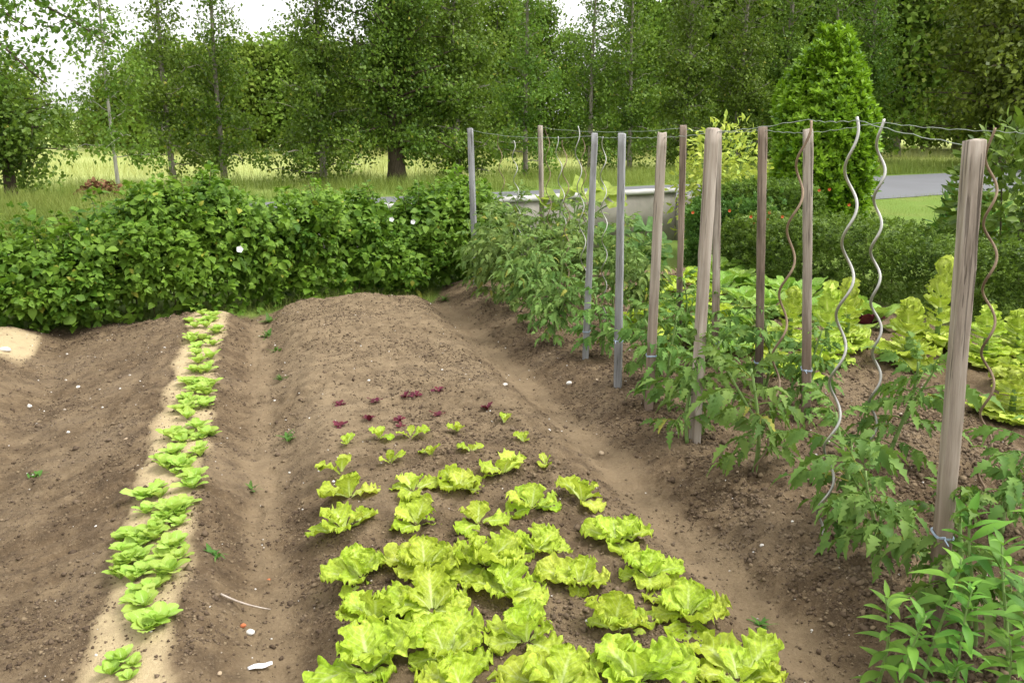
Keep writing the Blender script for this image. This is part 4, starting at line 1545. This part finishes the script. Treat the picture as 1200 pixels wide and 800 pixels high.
pl2 = [at_z(x, y, -.12)[:2] for x, y in ((400, 352), (470, 348), (548, 342), (600, 335))]
h2 = hedge('leafy_hedge', 'shorter bright green leafy hedge right of the dark gap, reaching the far end stake', pl2, 1.2, hz2, 2200, .09, 'bean', [TRI, TRI, OV], 'beanstem', 22, -.12, canes=430, shell=.5,
           extra=shoots([(430, 218, 8.9), (505, 214, 8.9), (470, 222, 8.8), (530, 222, 9.0)]))


def flowers(root, lst, mat, r=.02, nm='flower'):
    for (px, py, d) in lst:
        g = Geo()
        p = at_d(px, py, d)
        n = 10
        a = np.arange(n) * 2 * PI / n
        V = [(0, 0, -.012)] + [(r * math.cos(q) * .55, r * math.sin(q) * .55, -.002) for q in a] + [(r * math.cos(q) * (1 + .1 * math.cos(5 * q)), r * math.sin(q) * (1 + .1 * math.cos(5 * q)), .004) for q in a]
        tri = [(0, 1 + k, 1 + (k + 1) % n) for k in range(n)]
        qd = [(1 + k, 1 + n + k, 1 + n + (k + 1) % n, 1 + (k + 1) % n) for k in range(n)]
        rt = np.array(Vector(np.array((0, 0, H + .5)) - p).to_track_quat('Z', 'Y').to_matrix())
        g.add(np.array(V) @ rt.T + p, [np.array(tri), np.array(qd)])
        o = obj(nm, g.mesh(nm, M[mat]), root)


flowers(h1, [(13, 300, 7.2), (281, 292, 7.35), (75, 331, 7.15), (88, 340, 7.1)], 'white', .028)
flowers(h2, [(459, 257, 8.2), (484, 260, 8.2)], 'white', .022)

# ------------------------------------------------------------------ box hedge, flowering shrub on the right
SP = merge([xform(leaf_tpl(2, .26, .8, .2, .1), frames(np.array([(math.sin(a) * .8, .6 + .25 * k / 6, math.cos(a) * .5)]), np.array([(0, -.3, 1.)]))[0], .42, (0, .09 * k, 0)) for k, a in enumerate(np.arange(7) * 2.4)])


def hbox(s, L):
    return .74 + .05 * vnoise(s * 1.7, s * 0 + 1, seed=23) + .04 * vnoise(s * 5, s * 0, seed=24)


plb = [(4.72, 8.35), (4.86, 7.2), (5.12, 6.2), (5.38, 5.2), (5.7, 4.2), (6.0, 3.2)]
hedge('box_hedge', 'dark small-leaved clipped box hedge along the right side of the garden', plb[::-1][::-1], 1.1, hbox, 11000, .075, 'box', [SP], 'beanstem', 25, -.12, droop=-.3, shell=.16, canes=70)


def hfl(s, L):
    return .80 + .08 * vnoise(s * 2, s * 0 + 1, seed=33)


plf = [(4.75, 9.02), (5.1, 8.85), (5.6, 8.5)]
hf = hedge('flowering_shrub', 'fine-leaved green shrub with scattered orange-red flowers behind the back stakes', plf, .9, hfl, 4200, .085, 'flowerbush', [SP], 'beanstem', 26, -.12, 'shrub', droop=-.3, shell=.2, canes=90)
flowers(hf, [(812, 249, 9.0), (880, 254, 8.9), (882, 268, 8.9), (902, 249, 8.9), (917, 254, 8.9), (915, 265, 8.9), (926, 283, 8.7), (960, 223, 9.2), (972, 222, 9.2), (995, 240, 9.0), (884, 262, 8.9), (855, 247, 9.1), (900, 258, 8.9)], 'orange', .016)
hf2 = hedge('flowering_shrub', 'dense dark green shrub with a few orange flowers at the conical shrub foot', [(5.1, 9.2), (5.75, 8.95), (6.4, 8.7)], .8, lambda s, L: .98 + .07 * vnoise(s * 2, s * 0, seed=37), 4200, .085, 'box', [SP], 'beanstem', 27, -.12, 'shrub', droop=-.3, shell=.15)


# round bushes
def bush(name, label, base, rx, ry, zc, rz_, n, ls, mat, tpl, seed, cat='shrub', updir=.7, outw=1.0, taper=None, stem='barkdark', shell=.22, jitter=.35, droop=0, zmin=.05, lump=.25):
    rng = np.random.default_rng(seed)
    d = unit(rng.normal(0, 1, (n, 3)))
    rr = np.clip(1 - np.abs(rng.normal(0, shell, n)), .05, 1)
    lumpn = 1 + lump * fbm(d[:, 0] * 2.6 + 7, d[:, 1] * 2.6, d[:, 2] * 2.6, seed=seed, octs=3)
    P_ = d * (rr * lumpn)[:, None] * np.array((rx, ry, rz_))
    if taper is not None:
        k = taper(P_[:, 2] / rz_)
        P_[:, 0] *= k; P_[:, 1] *= k
    P_[:, 2] += zc
    ok = P_[:, 2] > zmin
    P_, d = P_[ok], d[ok]
    n = len(P_)
    ld = d * (outw, outw, outw * .6) + np.array((0, 0, updir)) + rng.normal(0, jitter, (n, 3)) - np.array((0, 0, droop))
    up = d + np.array((0, 0, .5)) + rng.normal(0, .4, (n, 3))
    g = Geo()
    scatter(g, tpl, P_, frames(ld, up), ls * rng.uniform(.65, 1.25, n), rng)
    root = thing(name, label, cat, base)
    st = Geo()
    for k in range(9):
        a = rng.uniform(0, 6.28)
        t = np.linspace(0, 1, 7)
        rad_ = rng.uniform(.2, .7)
        top = zc + rz_ * rng.uniform(.2, .75)
        sg = Geo().add(*tube(np.stack((math.cos(a) * (.04 + rx * rad_ * t ** 1.5), math.sin(a) * (.04 + ry * rad_ * t ** 1.5), top * t - .05), 1), (.022 - .016 * t) * max(.6, rx), 6))
        obj('stem', sg.mesh('stem', M[stem]), root)
    obj('foliage', g.mesh('foliage', M[mat]), root)
    return root


LAUR = leaf_tpl(3, .22, .85, .25, .15)
LSPR = merge([xform(LAUR, frames(np.array([(math.sin(a) * .75, .9, math.cos(a) * .75)]), np.array([(-math.sin(a) * .5, .5, -math.cos(a) * .5 + .6)]))[0], .62, (0, .06 * k, 0)) for k, a in enumerate(np.arange(6) * 2.4)])
lb_ = at_d(953, 300, 12.3)
bush('conical_shrub', 'tall egg-shaped glossy bright green shrub by the road', (lb_[0], lb_[1], -.12), .68, .68, 1.40, 1.52, 8000, .14, 'laurel', [LSPR], 61, updir=.9, outw=.8,
     taper=lambda z: np.where(z > -.15, 1 - .30 * np.clip(z + .15, 0, 2) ** 1.5, 1.0), shell=.19, jitter=.3, lump=.34)
gb = at_d(836, 300, 11.2)
bush('golden_bush', 'airy yellow-leaved bush behind the end of the concrete wall', (gb[0], gb[1], -.12), .64, .5, .95, .84, 1700, .10, 'gold', [leaf_tpl(3, .22, .8, .2, .3)], 62, updir=.2, outw=.8, droop=.2, shell=.4, lump=.5, stem='stem')
rb = at_d(1178, 300, 8.0)
bush('dark_shrub', 'dark broad-leaved shrub at the right edge behind the box hedge', (rb[0], rb[1], -.12), .5, .6, .85, .88, 2000, .12, 'box', [LAUR], 63, updir=.2, outw=.8, shell=.25)
cb = at_d(1135, 250, 9.6)
bush('spiky_plant', 'low shrub with long arching stems at the roadside, left of the dark shrub', (cb[0], cb[1], -.12), .42, .4, .45, .5, 420, .16, 'flowerbush', [LAUR], 64, updir=.3, outw=.8, shell=.3)

# squash plants
def squash_leaf(seed):
    r = np.random.default_rng(seed)
    nr, na = 5, 28
    V = [(0, 0, 0)]
    for k in range(1, nr + 1):
        f = k / nr
        for q in range(na):
            a = -PI + .25 + (2 * PI - .5) * q / (na - 1)
            lob = 1 + .16 * math.cos(5 * a) + .05 * math.cos(13 * a)
            R_ = f * lob
            z = .16 * f * f + .05 * f * math.cos(5 * a + 1) + .05 * f * math.sin(3 * a + seed)
            V.append((R_ * math.sin(a) * .5, .3 * (1 - f) * 0 + R_ * math.cos(a) * .5, z))
    tri = [(0, 1 + q, 2 + q) for q in range(na - 1)]
    quad_ = [(1 + k * na + q, 1 + (k + 1) * na + q, 2 + (k + 1) * na + q, 2 + k * na + q) for k in range(nr - 1) for q in range(na - 1)]
    return np.array(V), [np.array(tri), np.array(quad_)]


SQ = [squash_leaf(s) for s in range(3)]


def squash(px, py, d, leaves, mat, label):
    b = at_d(px, py, d)
    b[2] = -.12
    rng = np.random.default_rng(int(px))
    root = thing('squash_plant', label, 'squash plant', b, 0, 'squash plants before the concrete wall')
    g, st = Geo(), Geo()
    for (lx, ly, s) in leaves:
        tip = at_d(lx, ly, d + rng.uniform(-.15, .15)) - b
        t = np.linspace(0, 1, 8)
        mid = tip * (.6, .6, 0)
        pts = np.stack([(1 - q) ** 2 * np.zeros(3) + 2 * q * (1 - q) * np.array((tip[0] * .2, tip[1] * .2, tip[2] * .9)) + q * q * tip for q in t])
        obj('stem', Geo().add(*tube(pts, .010 - .003 * t, 6)).mesh('stem', M['stem']), root)
        dirn = np.array((rng.normal(0, .5) + tip[0], -.7 + tip[1], rng.uniform(-.5, .1)))
        scatter(g, SQ, tip[None], frames(dirn[None], np.array([(rng.normal(0, .25), -.55, 1.)])), np.array([s]), rng)
    obj('foliage', g.mesh('foliage', M[mat]), root)


M['squash'] = leaf_mat('squash_leaf', (.05, .13, .03), (.12, .24, .06), .25, .5, .4, 3., veins=25.)
M['squash_pale'] = leaf_mat('squash_leaf_pale', (.22, .34, .06), (.36, .46, .10), .4, .5, .4, 3., veins=25.)
squash(665, 300, 9.0, [(655, 232, .34), (686, 228, .38), (708, 224, .30), (640, 240, .28), (720, 238, .26)], 'squash_pale', 'pale green large-leaved squash plant rising above the far tomatoes')
squash(750, 300, 8.6, [(742, 272, .26), (757, 266, .28), (770, 284, .26), (752, 288, .3), (732, 288, .28), (772, 298, .28), (745, 300, .26), (704, 272, .26), (712, 288, .26), (765, 306, .3)], 'squash', 'dark green large-leaved squash plant before the concrete wall')

# ------------------------------------------------------------------ concrete wall
def wall():
    a = np.array((-9.0, 6.75)); b = np.array((5.05, 11.2))
    a = np.array((.62, 9.79)) - (np.array((5.83, 11.45)) - np.array((.62, 9.79))) * .12
    b = np.array((.62, 9.79)) + (np.array((5.83, 11.45)) - np.array((.62, 9.79))) * 1.0
    d = unit(b - a); nn = np.array((-d[1], d[0]))
    L = np.linalg.norm(b - a)
    root = thing('concrete_wall', 'low grey concrete wall with a white painted cap, half hidden behind plants', 'wall')

    def slab(name, l0, l1, t0, t1, z0, z1, mat, n=30, jit=.004):
        rng = np.random.default_rng(5)
        s = np.linspace(l0, l1, n)
        g = Geo()
        prof = [(t0, z0), (t0, z1 - .012), (t0 + .012, z1), (t1 - .012, z1), (t1, z1 - .012), (t1, z0)]
        V = []
        for q in s:
            for (t_, z_) in prof:
                xy = a + d * q + nn * (t_ + rng.normal(0, jit * .4))
                V.append((xy[0], xy[1], z_ + rng.normal(0, jit * .5)))
        m = len(prof)
        q_ = [(k * m + j, k * m + (j + 1) % m, (k + 1) * m + (j + 1) % m, (k + 1) * m + j) for k in range(n - 1) for j in range(m)]
        g.add(np.array(V), [np.array(q_)])
        g.F.append(np.array([list(range(m))[::-1], [(n - 1) * m + j for j in range(m)]]))
        me = g.mesh(name, M[mat], False)
        return obj(name, me, root)
    slab('wall_body', 0, L, 0, .2, -.2, .575, 'concrete')
    slab('cap', -.02, L + .02, -.03, .23, .577, .635, 'cap')
    # end pier, a little lower and darker
    slab('pier', L + .03, L + .65, -.05, .28, -.2, .50, 'concrete', 4)


wall()

# ------------------------------------------------------------------ trees
POPL = [RHOMB, RHOMB2, leaf_tpl(2, .4, .7, .2, .15)]


def tree_meshes(seed, Ht, r0, z0, crownR, nl, leaf, limbs, mat, bark, up=.75, sparse=1.0, lean=(0, 0), spread=.3, thin=0):
    rng = np.random.default_rng(seed)
    t = np.linspace(0, 1, 18)
    bend = np.stack((lean[0] * t ** 1.3 * Ht + .10 * np.sin(t * 5 + seed) * t, lean[1] * t ** 1.3 * Ht + .10 * np.cos(t * 4 + seed) * t, t * Ht), 1)
    rads = r0 * (1 - .85 * t) * (1 + .45 * np.exp(-t * Ht / .25))
    tr = Geo().add(*tube(bend, rads, 10))
    C_, W_ = [], []
    for k in range(limbs):
        f = (z0 / Ht) + (1 - z0 / Ht) * ((k + rng.random() * .7) / limbs) ** .9
        f = min(f, .985)
        q = f * 17; i0 = int(q)
        p = bend[i0] + (bend[min(17, i0 + 1)] - bend[i0]) * (q - i0)
        a = k * 2.4 + rng.normal(0, .3)
        L = crownR(p[2]) * rng.uniform(.65, 1.15)
        tt = np.linspace(0, 1, 7)
        e0 = up + rng.normal(0, .15)
        if thin and p[2] < 1.7:
            e0 = rng.uniform(-.15, .35); L *= 1.1
        cx = L * tt * math.cos(e0) ; cz = L * (tt * math.sin(e0) * .9 - .15 * tt ** 2)
        br = p + np.stack((math.cos(a) * cx, math.sin(a) * cx, cz), 1) + np.cumsum(rng.normal(0, .03, (7, 3)), 0) * (tt[:, None] > 0)
        tr.add(*tube(br, (r0 * .22 * (1 - f * .6)) * (1 - .8 * tt) + .003, 5))
        nc = int(3 + L * 5)
        for c in range(nc):
            g_ = rng.uniform(.12, 1.08)
            ii = min(6, int(g_ * 6))
            base = br[ii] + rng.normal(0, spread, 3) * (1, 1, .8)
            C_.append(base); W_.append(rng.uniform(.5, 1.3))
            if rng.random() < .5:
                tr.add(*tube(np.stack((br[ii], (br[ii] + base) / 2 + (0, 0, .03), base)), [.006, .004, .002], 4, False))
    C_, W_ = np.array(C_), np.array(W_)
    W_ = W_ * (np.exp(-np.clip(C_[:, 2] - thin, 0, 9) / 1.6) * .85 + .15 if thin else 1)
    pick = rng.choice(len(C_), nl, p=W_ / W_.sum())
    P_ = C_[pick] + rng.normal(0, 1, (nl, 3)) * (.17, .17, .15) * (spread / .3)
    d = rng.normal(0, 1, (nl, 3)) + np.array((0, 0, -.55))
    u = rng.normal(0, .55, (nl, 3)) + np.array((0, 0, .8)) + .5 * unit(P_ - np.array((0, 0, Ht * .4)))
    g = Geo()
    scatter(g, POPL, P_, frames(d, u), leaf * rng.uniform(.6, 1.3, nl), rng)
    return tr.mesh('trunk', M[bark]), g.mesh('crown', M[mat])


def plant_tree(name, x, y, meshes, label, group, sc=1.0, rz=0, cat='tree', z=None):
    r = thing(name, label, cat, (x, y, (gz(x, y) if z is None else z) - .05), rz, group)
    obj('trunk', meshes[0], r); obj('crown', meshes[1], r)
    r.scale = (sc,) * 3
    return r


pop_R = lambda z: 1.25 + .35 * math.sin(z) if z < 6 else max(.3, 1.5 - .35 * (z - 6))
POP = [tree_meshes(900 + k, 8.5, .10 + .02 * k, .35, pop_R, 17000, .10, 60, 'poplar', 'bark', thin=3.4, spread=.27) for k in range(4)]
POPT = [tree_meshes(910 + k, 8.5, .085, .5, lambda z: 1.15 if z < 3 else .8, 8500, .10, 42, 'poplar', 'bark', spread=.24, thin=2.6) for k in range(2)]
POPV = tree_meshes(915, 8.0, .045, .9, lambda z: .85, 3800, .10, 34, 'poplar_light', 'barkpale', spread=.24, thin=2.2)
POLL = tree_meshes(920, 7.5, .25, 1.05, lambda z: 2.0 if z < 3.2 else 1.7, 30000, .10, 70, 'poplar', 'barkdark', .55, thin=4.0)
tr = [(-3.27, 22.56, POPV, 'slender sapling with a pale trunk, first in the roadside row', 1.0),
      (-2.37, 26.4, POPT[0], 'slim thin-crowned poplar left of the pale sky gap, third trunk from the row start', 1.0),
      (-1.0, 26.9, POPT[1], 'slim poplar whose bare upper trunk shows against the sky, second of the thin pair', 1.0),
      (1.69, 24.3, POP[0], 'leafy poplar just left of the thick-trunked pollard', .98),
      (3.75, 24.6, POLL, 'thick-trunked pollard tree with a round dense crown', 1.0),
      (5.57, 24.9, POP[1], 'poplar just right of the thick-trunked pollard', 1.0),
      (8.06, 26.2, POPT[0], 'poplar seen between the far end stake and the thin brown stake', 1.0),
      (10.9, 27.9, POPT[1], 'poplar with a pale upper trunk behind the silvery stakes', 1.0),
      (12.3, 27.8, POPT[0], 'straight poplar seen over the narrow silvery stake', 1.0),
      (14.8, 28.6, POP[1], 'poplar seen over the pinkish leaning stake', 1.05),
      (17.1, 28.9, POP[2], 'poplar behind the yellow-leaved bush', 1.05),
      (19.2, 29.3, POP[3], 'poplar just left of the conical shrub top', 1.05),
      (21.6, 29.8, POP[0], 'poplar straight behind the conical shrub', 1.05),
      (23.6, 30.2, POP[1], 'poplar right of the conical shrub top', 1.05)]
for k, (x, y, ms, lb, s) in enumerate(tr):
    plant_tree('poplar_tree', x, y, ms, lb, 'roadside row of poplars', s, k * 1.1)

# left edge trees
lt = at_d(52, 240, 17.0)
LBUSH = tree_meshes(930, 3.0, .13, .75, lambda z: 1.15 if z < 2.0 else .7, 9500, .10, 34, 'poplar', 'barkdark', .45, lean=(-.05, 0), spread=.34)
plant_tree('bushy_tree', lt[0] - .55, lt[1], LBUSH, 'low bushy dark tree at the left edge with foliage almost to the grass', None, 1.0, .4, z=-.12)
# overhanging tree whose trunk stands left of the view
ot = at_d(-120, 260, 14.0)
rng = np.random.default_rng(77)
g, st = Geo(), Geo()
b = np.array((0, 0, 0.)); t = np.linspace(0, 1, 12)
base = np.array((ot[0], ot[1], -.12))
trunk = np.stack((.3 * t, 0 * t, 5.2 * t), 1)
st.add(*tube(trunk, .19 - .11 * t, 9))
Cs = []
for (x0, y0, x1, y1, k0) in ((-90, -40, 125, 48, 9), (-80, 40, 60, 95, 7), (-90, -80, 90, -10, 10), (-100, 0, 30, 30, 8), (-100, 90, -10, 130, 6)):
    p1 = at_d(x1, y1, 14.0 + rng.uniform(-.6, .6)) - base
    p0 = trunk[k0]
    tt = np.linspace(0, 1, 12)
    br = p0 + (p1 - p0) * tt[:, None] + np.array((0, 0, 1)) * (.35 * np.sin(PI * tt))[:, None] + np.cumsum(rng.normal(0, .02, (12, 3)), 0)
    st.add(*tube(br, .05 - .042 * tt, 6))
    for c in range(26):
        q = rng.uniform(.25, 1.0)
        pp = br[int(q * 11)]
        e_ = pp + rng.normal(0, .22, 3) * (1, 1.2, .7)
        st.add(*tube(np.stack((pp, (pp + e_) / 2, e_)), [.008, .005, .003], 4, False))
        Cs.append(e_)
Cs = np.array(Cs)
n = 3600
P_ = Cs[rng.integers(0, len(Cs), n)] + rng.normal(0, .12, (n, 3))
scatter(g, POPL, P_, frames(rng.normal(0, 1, (n, 3)) + (0, 0, -.6), rng.normal(0, .6, (n, 3)) + (0, 0, .8)), .095 * rng.uniform(.6, 1.3, n), rng)
r = thing('overhanging_tree', 'tree standing outside the left edge, its dark leafy branches hanging across the upper left sky', 'tree', base)
obj('trunk', st.mesh('trunk', M['barkdark']), r)
obj('crown', g.mesh('crown', M['poplar']), r)

# big olive-green tree, upper right
OLV = tree_meshes(940, 8.5, .26, 1.2, lambda z: 3.4 if z < 6 else 2.6, 15000, .20, 60, 'olive', 'barkdark', .35, spread=.42)
plant_tree('spreading_tree', 26.9, 26.6, OLV, 'large spreading olive-green tree filling the upper right corner', None, 1.0, 0)
OLV2 = tree_meshes(941, 8.0, .2, 1.5, lambda z: 3.0, 11000, .20, 50, 'olive', 'barkdark', .35, spread=.42)
plant_tree('spreading_tree', 30.8, 23.8, OLV2, 'olive-green tree at the right edge, behind the dark shrub', None, 1.0, 1)

# the wood beyond the field
FARL = [tree_meshes(950 + k, 7.0, .2, .5, lambda z: 2.9 if z < 4.5 else 2.0, 7500, .32, 50, 'far', 'barkdark', .4, spread=.6) for k in range(3)]
FARD = [tree_meshes(960 + k, 15.0, .25, .8, lambda z: 3.6 if z < 11 else 2.4, 11000, .38, 70, 'fardark', 'bark', .5, spread=.75) for k in range(3)]
rng = random.Random(4)
for k in range(20):
    px = (-60, -10, 30, 75, 105)[k] if k < 5 else 132 + (k - 5) * 25 + rng.uniform(-8, 8)
    d = 52 + rng.uniform(-4, 5) + (6 if px < 190 else 0)
    p = at_d(px, 170, d)
    hmul = .36 if 60 < px < 120 else .62 if px < 180 else .72 if px > 430 else .80
    plant_tree('wood_tree', p[0], p[1], FARL[k % 3], 'rounded mid-green tree in the low part of the far wood edge behind the meadow', 'lower trees of the far wood', hmul * rng.uniform(.9, 1.08), k)
for k in range(26):
    px = 480 + k * 32 + rng.uniform(-9, 9)
    d = 50 + rng.uniform(-5, 9)
    p = at_d(px, 170, d)
    s = rng.uniform(.9, 1.1) * (.38 if 650 < px < 720 else .56 if px < 780 else .9)
    plant_tree('wood_tree', p[0], p[1], FARD[k % 3], 'tall dark tree in the dense far wood behind the poplar row', 'tall trees of the far wood', s, k * .9)

# ------------------------------------------------------------------ grass, brush
BL = leaf_tpl(3, .035, .6, .3, .5)
BL2 = (np.array(((-.010, 0, 0), (.010, 0, 0), (.007, .6, -.08), (-.007, .6, -.08), (0, 1, -.3))), [np.array(((0, 1, 2, 3),)), np.array(((3, 2, 4),))])


def grass(name, n, gen, size, mat, seed, lean=.35):
    rng = np.random.default_rng(seed)
    x, y, s = gen(rng, n)
    n = len(x)
    z = hgt(x, y, fine=False)
    a = rng.uniform(0, 6.28, n); l = np.abs(rng.normal(0, lean, n))
    d = np.stack((np.cos(a) * l, np.sin(a) * l, np.ones(n)), 1)
    u = np.stack((-np.cos(a), -np.sin(a), l), 1) + rng.normal(0, .2, (n, 3))
    g = Geo()
    scatter(g, [BL2], np.stack((x, y, z - .01), 1), frames(d, u), size * s, rng)
    tag(obj(name, g.mesh(name, M[mat])), kind='stuff')


def strip(o0, o1, s0, s1, clump=.8):
    def fn(rng, n):
        o = rng.uniform(o0, o1, n); s = rng.uniform(s0, s1, n)
        x = RA[0] + RDIR[0] * s + RN[0] * o; y = RA[1] + RDIR[1] * s + RN[1] * o
        c = fbm(x * clump, y * clump, seed=91, octs=3)
        k = rng.random(n) < .6 + c
        return x[k], y[k], (rng.uniform(.5, 1.2, n) * (1 + .5 * c))[k]
    return fn


grass('tall_grass', 90000, strip(.2, 6, -14, 32), .38, 'grass', 1)
grass('meadow_grass', 90000, strip(6, 34, -30, 50, .25), .45, 'field', 2, .45)
grass('lawn_grass', 50000, strip(-RW - 5.5, -RW + .15, 3, 17), .09, 'grass', 3, .6)


def leftgrass(rng, n):
    p = np.array([at_d(-180, 200, 11.2), at_d(330, 200, 11.2), at_d(250, 200, 15.0), at_d(-180, 200, 17.5)])
    u, v = rng.random(n), rng.random(n)
    q = (p[0] * ((1 - u) * (1 - v))[:, None] + p[1] * (u * (1 - v))[:, None] + p[2] * (u * v)[:, None] + p[3] * ((1 - u) * v)[:, None])
    return q[:, 0], q[:, 1], rng.uniform(.5, 1.2, n)


def backgrass(rng, n):
    x = rng.uniform(-3.5, 2.2, n); y = rng.uniform(7.45, 8.4, n)
    k = masks(x, y)['soil'] < .5
    return x[k], y[k], rng.uniform(.4, 1.3, int(k.sum()))


grass('rough_grass', 45000, leftgrass, .55, 'grass', 4)
grass('bed_end_grass', 9000, backgrass, .13, 'grass', 5, .7)
bp = at_d(118, 222, 16.5)
bush('brush_pile', 'small heap of reddish brown dead brush in the grass', (bp[0], bp[1], -.12), .45, .35, .2, .42, 500, .12, 'brush', [OV], 91, 'brush heap', stem='twig', shell=.4, updir=.1)

# ------------------------------------------------------------------ light, sky, camera
SUN_EL, SUN_AZ = rad(58), rad(120)      # azimuth measured clockwise from +Y
w = bpy.data.worlds.new('World')
SC.world = w
w.use_nodes = True
nt = w.node_tree
nt.nodes.clear()
sky = N(nt, 'ShaderNodeTexSky', sky_type='NISHITA')
sky.sun_disc = False
sky.sun_elevation = SUN_EL
sky.sun_rotation = SUN_AZ
sky.air_density = 1.0
sky.dust_density = 5.0
sky.ozone_density = 1.0
hs = N(nt, 'ShaderNodeHueSaturation')
hs.inputs['Value'].default_value = 2.4
hs.inputs['Saturation'].default_value = .05          # thin bright overcast
nt.links.new(sky.outputs[0], hs.inputs['Color'])
bg = N(nt, 'ShaderNodeBackground')
bg.inputs['Strength'].default_value = .13
cloud = mixc(nt, .6, hs.outputs[0], (8.0, 7.95, 7.8))     # even cloud cover in front of the clear sky
nt.links.new(cloud, bg.inputs['Color'])
wo = N(nt, 'ShaderNodeOutputWorld')
nt.links.new(bg.outputs[0], wo.inputs['Surface'])
sl = bpy.data.lights.new('Sun', 'SUN')
sl.energy = 1.7
sl.angle = rad(17)
sl.color = (1, .965, .90)
so = bpy.data.objects.new('Sun', sl)
COL.objects.link(so)
dirv = Vector((math.sin(SUN_AZ) * math.cos(SUN_EL), math.cos(SUN_AZ) * math.cos(SUN_EL), math.sin(SUN_EL)))
so.rotation_euler = dirv.to_track_quat('Z', 'Y').to_euler()

cd = bpy.data.cameras.new('Camera')
cd.sensor_width = 36
cd.lens = 36 * F / 1200
cd.clip_start = .05
cd.clip_end = 4000
co = bpy.data.objects.new('Camera', cd)
COL.objects.link(co)
co.location = (0, 0, H)
co.rotation_euler = (PI / 2 - P, 0, -YAW)
SC.camera = co
vs = SC.view_settings
vs.view_transform = 'Standard'
vs.look = 'None'
vs.gamma = 1
vs.use_curve_mapping = False
vs.exposure = .63
cy = SC.cycles
cy.use_denoising = True
cy.max_bounces = 7
cy.transmission_bounces = 4
cy.diffuse_bounces = 4
cy.use_adaptive_sampling = True
cy.adaptive_threshold = .02
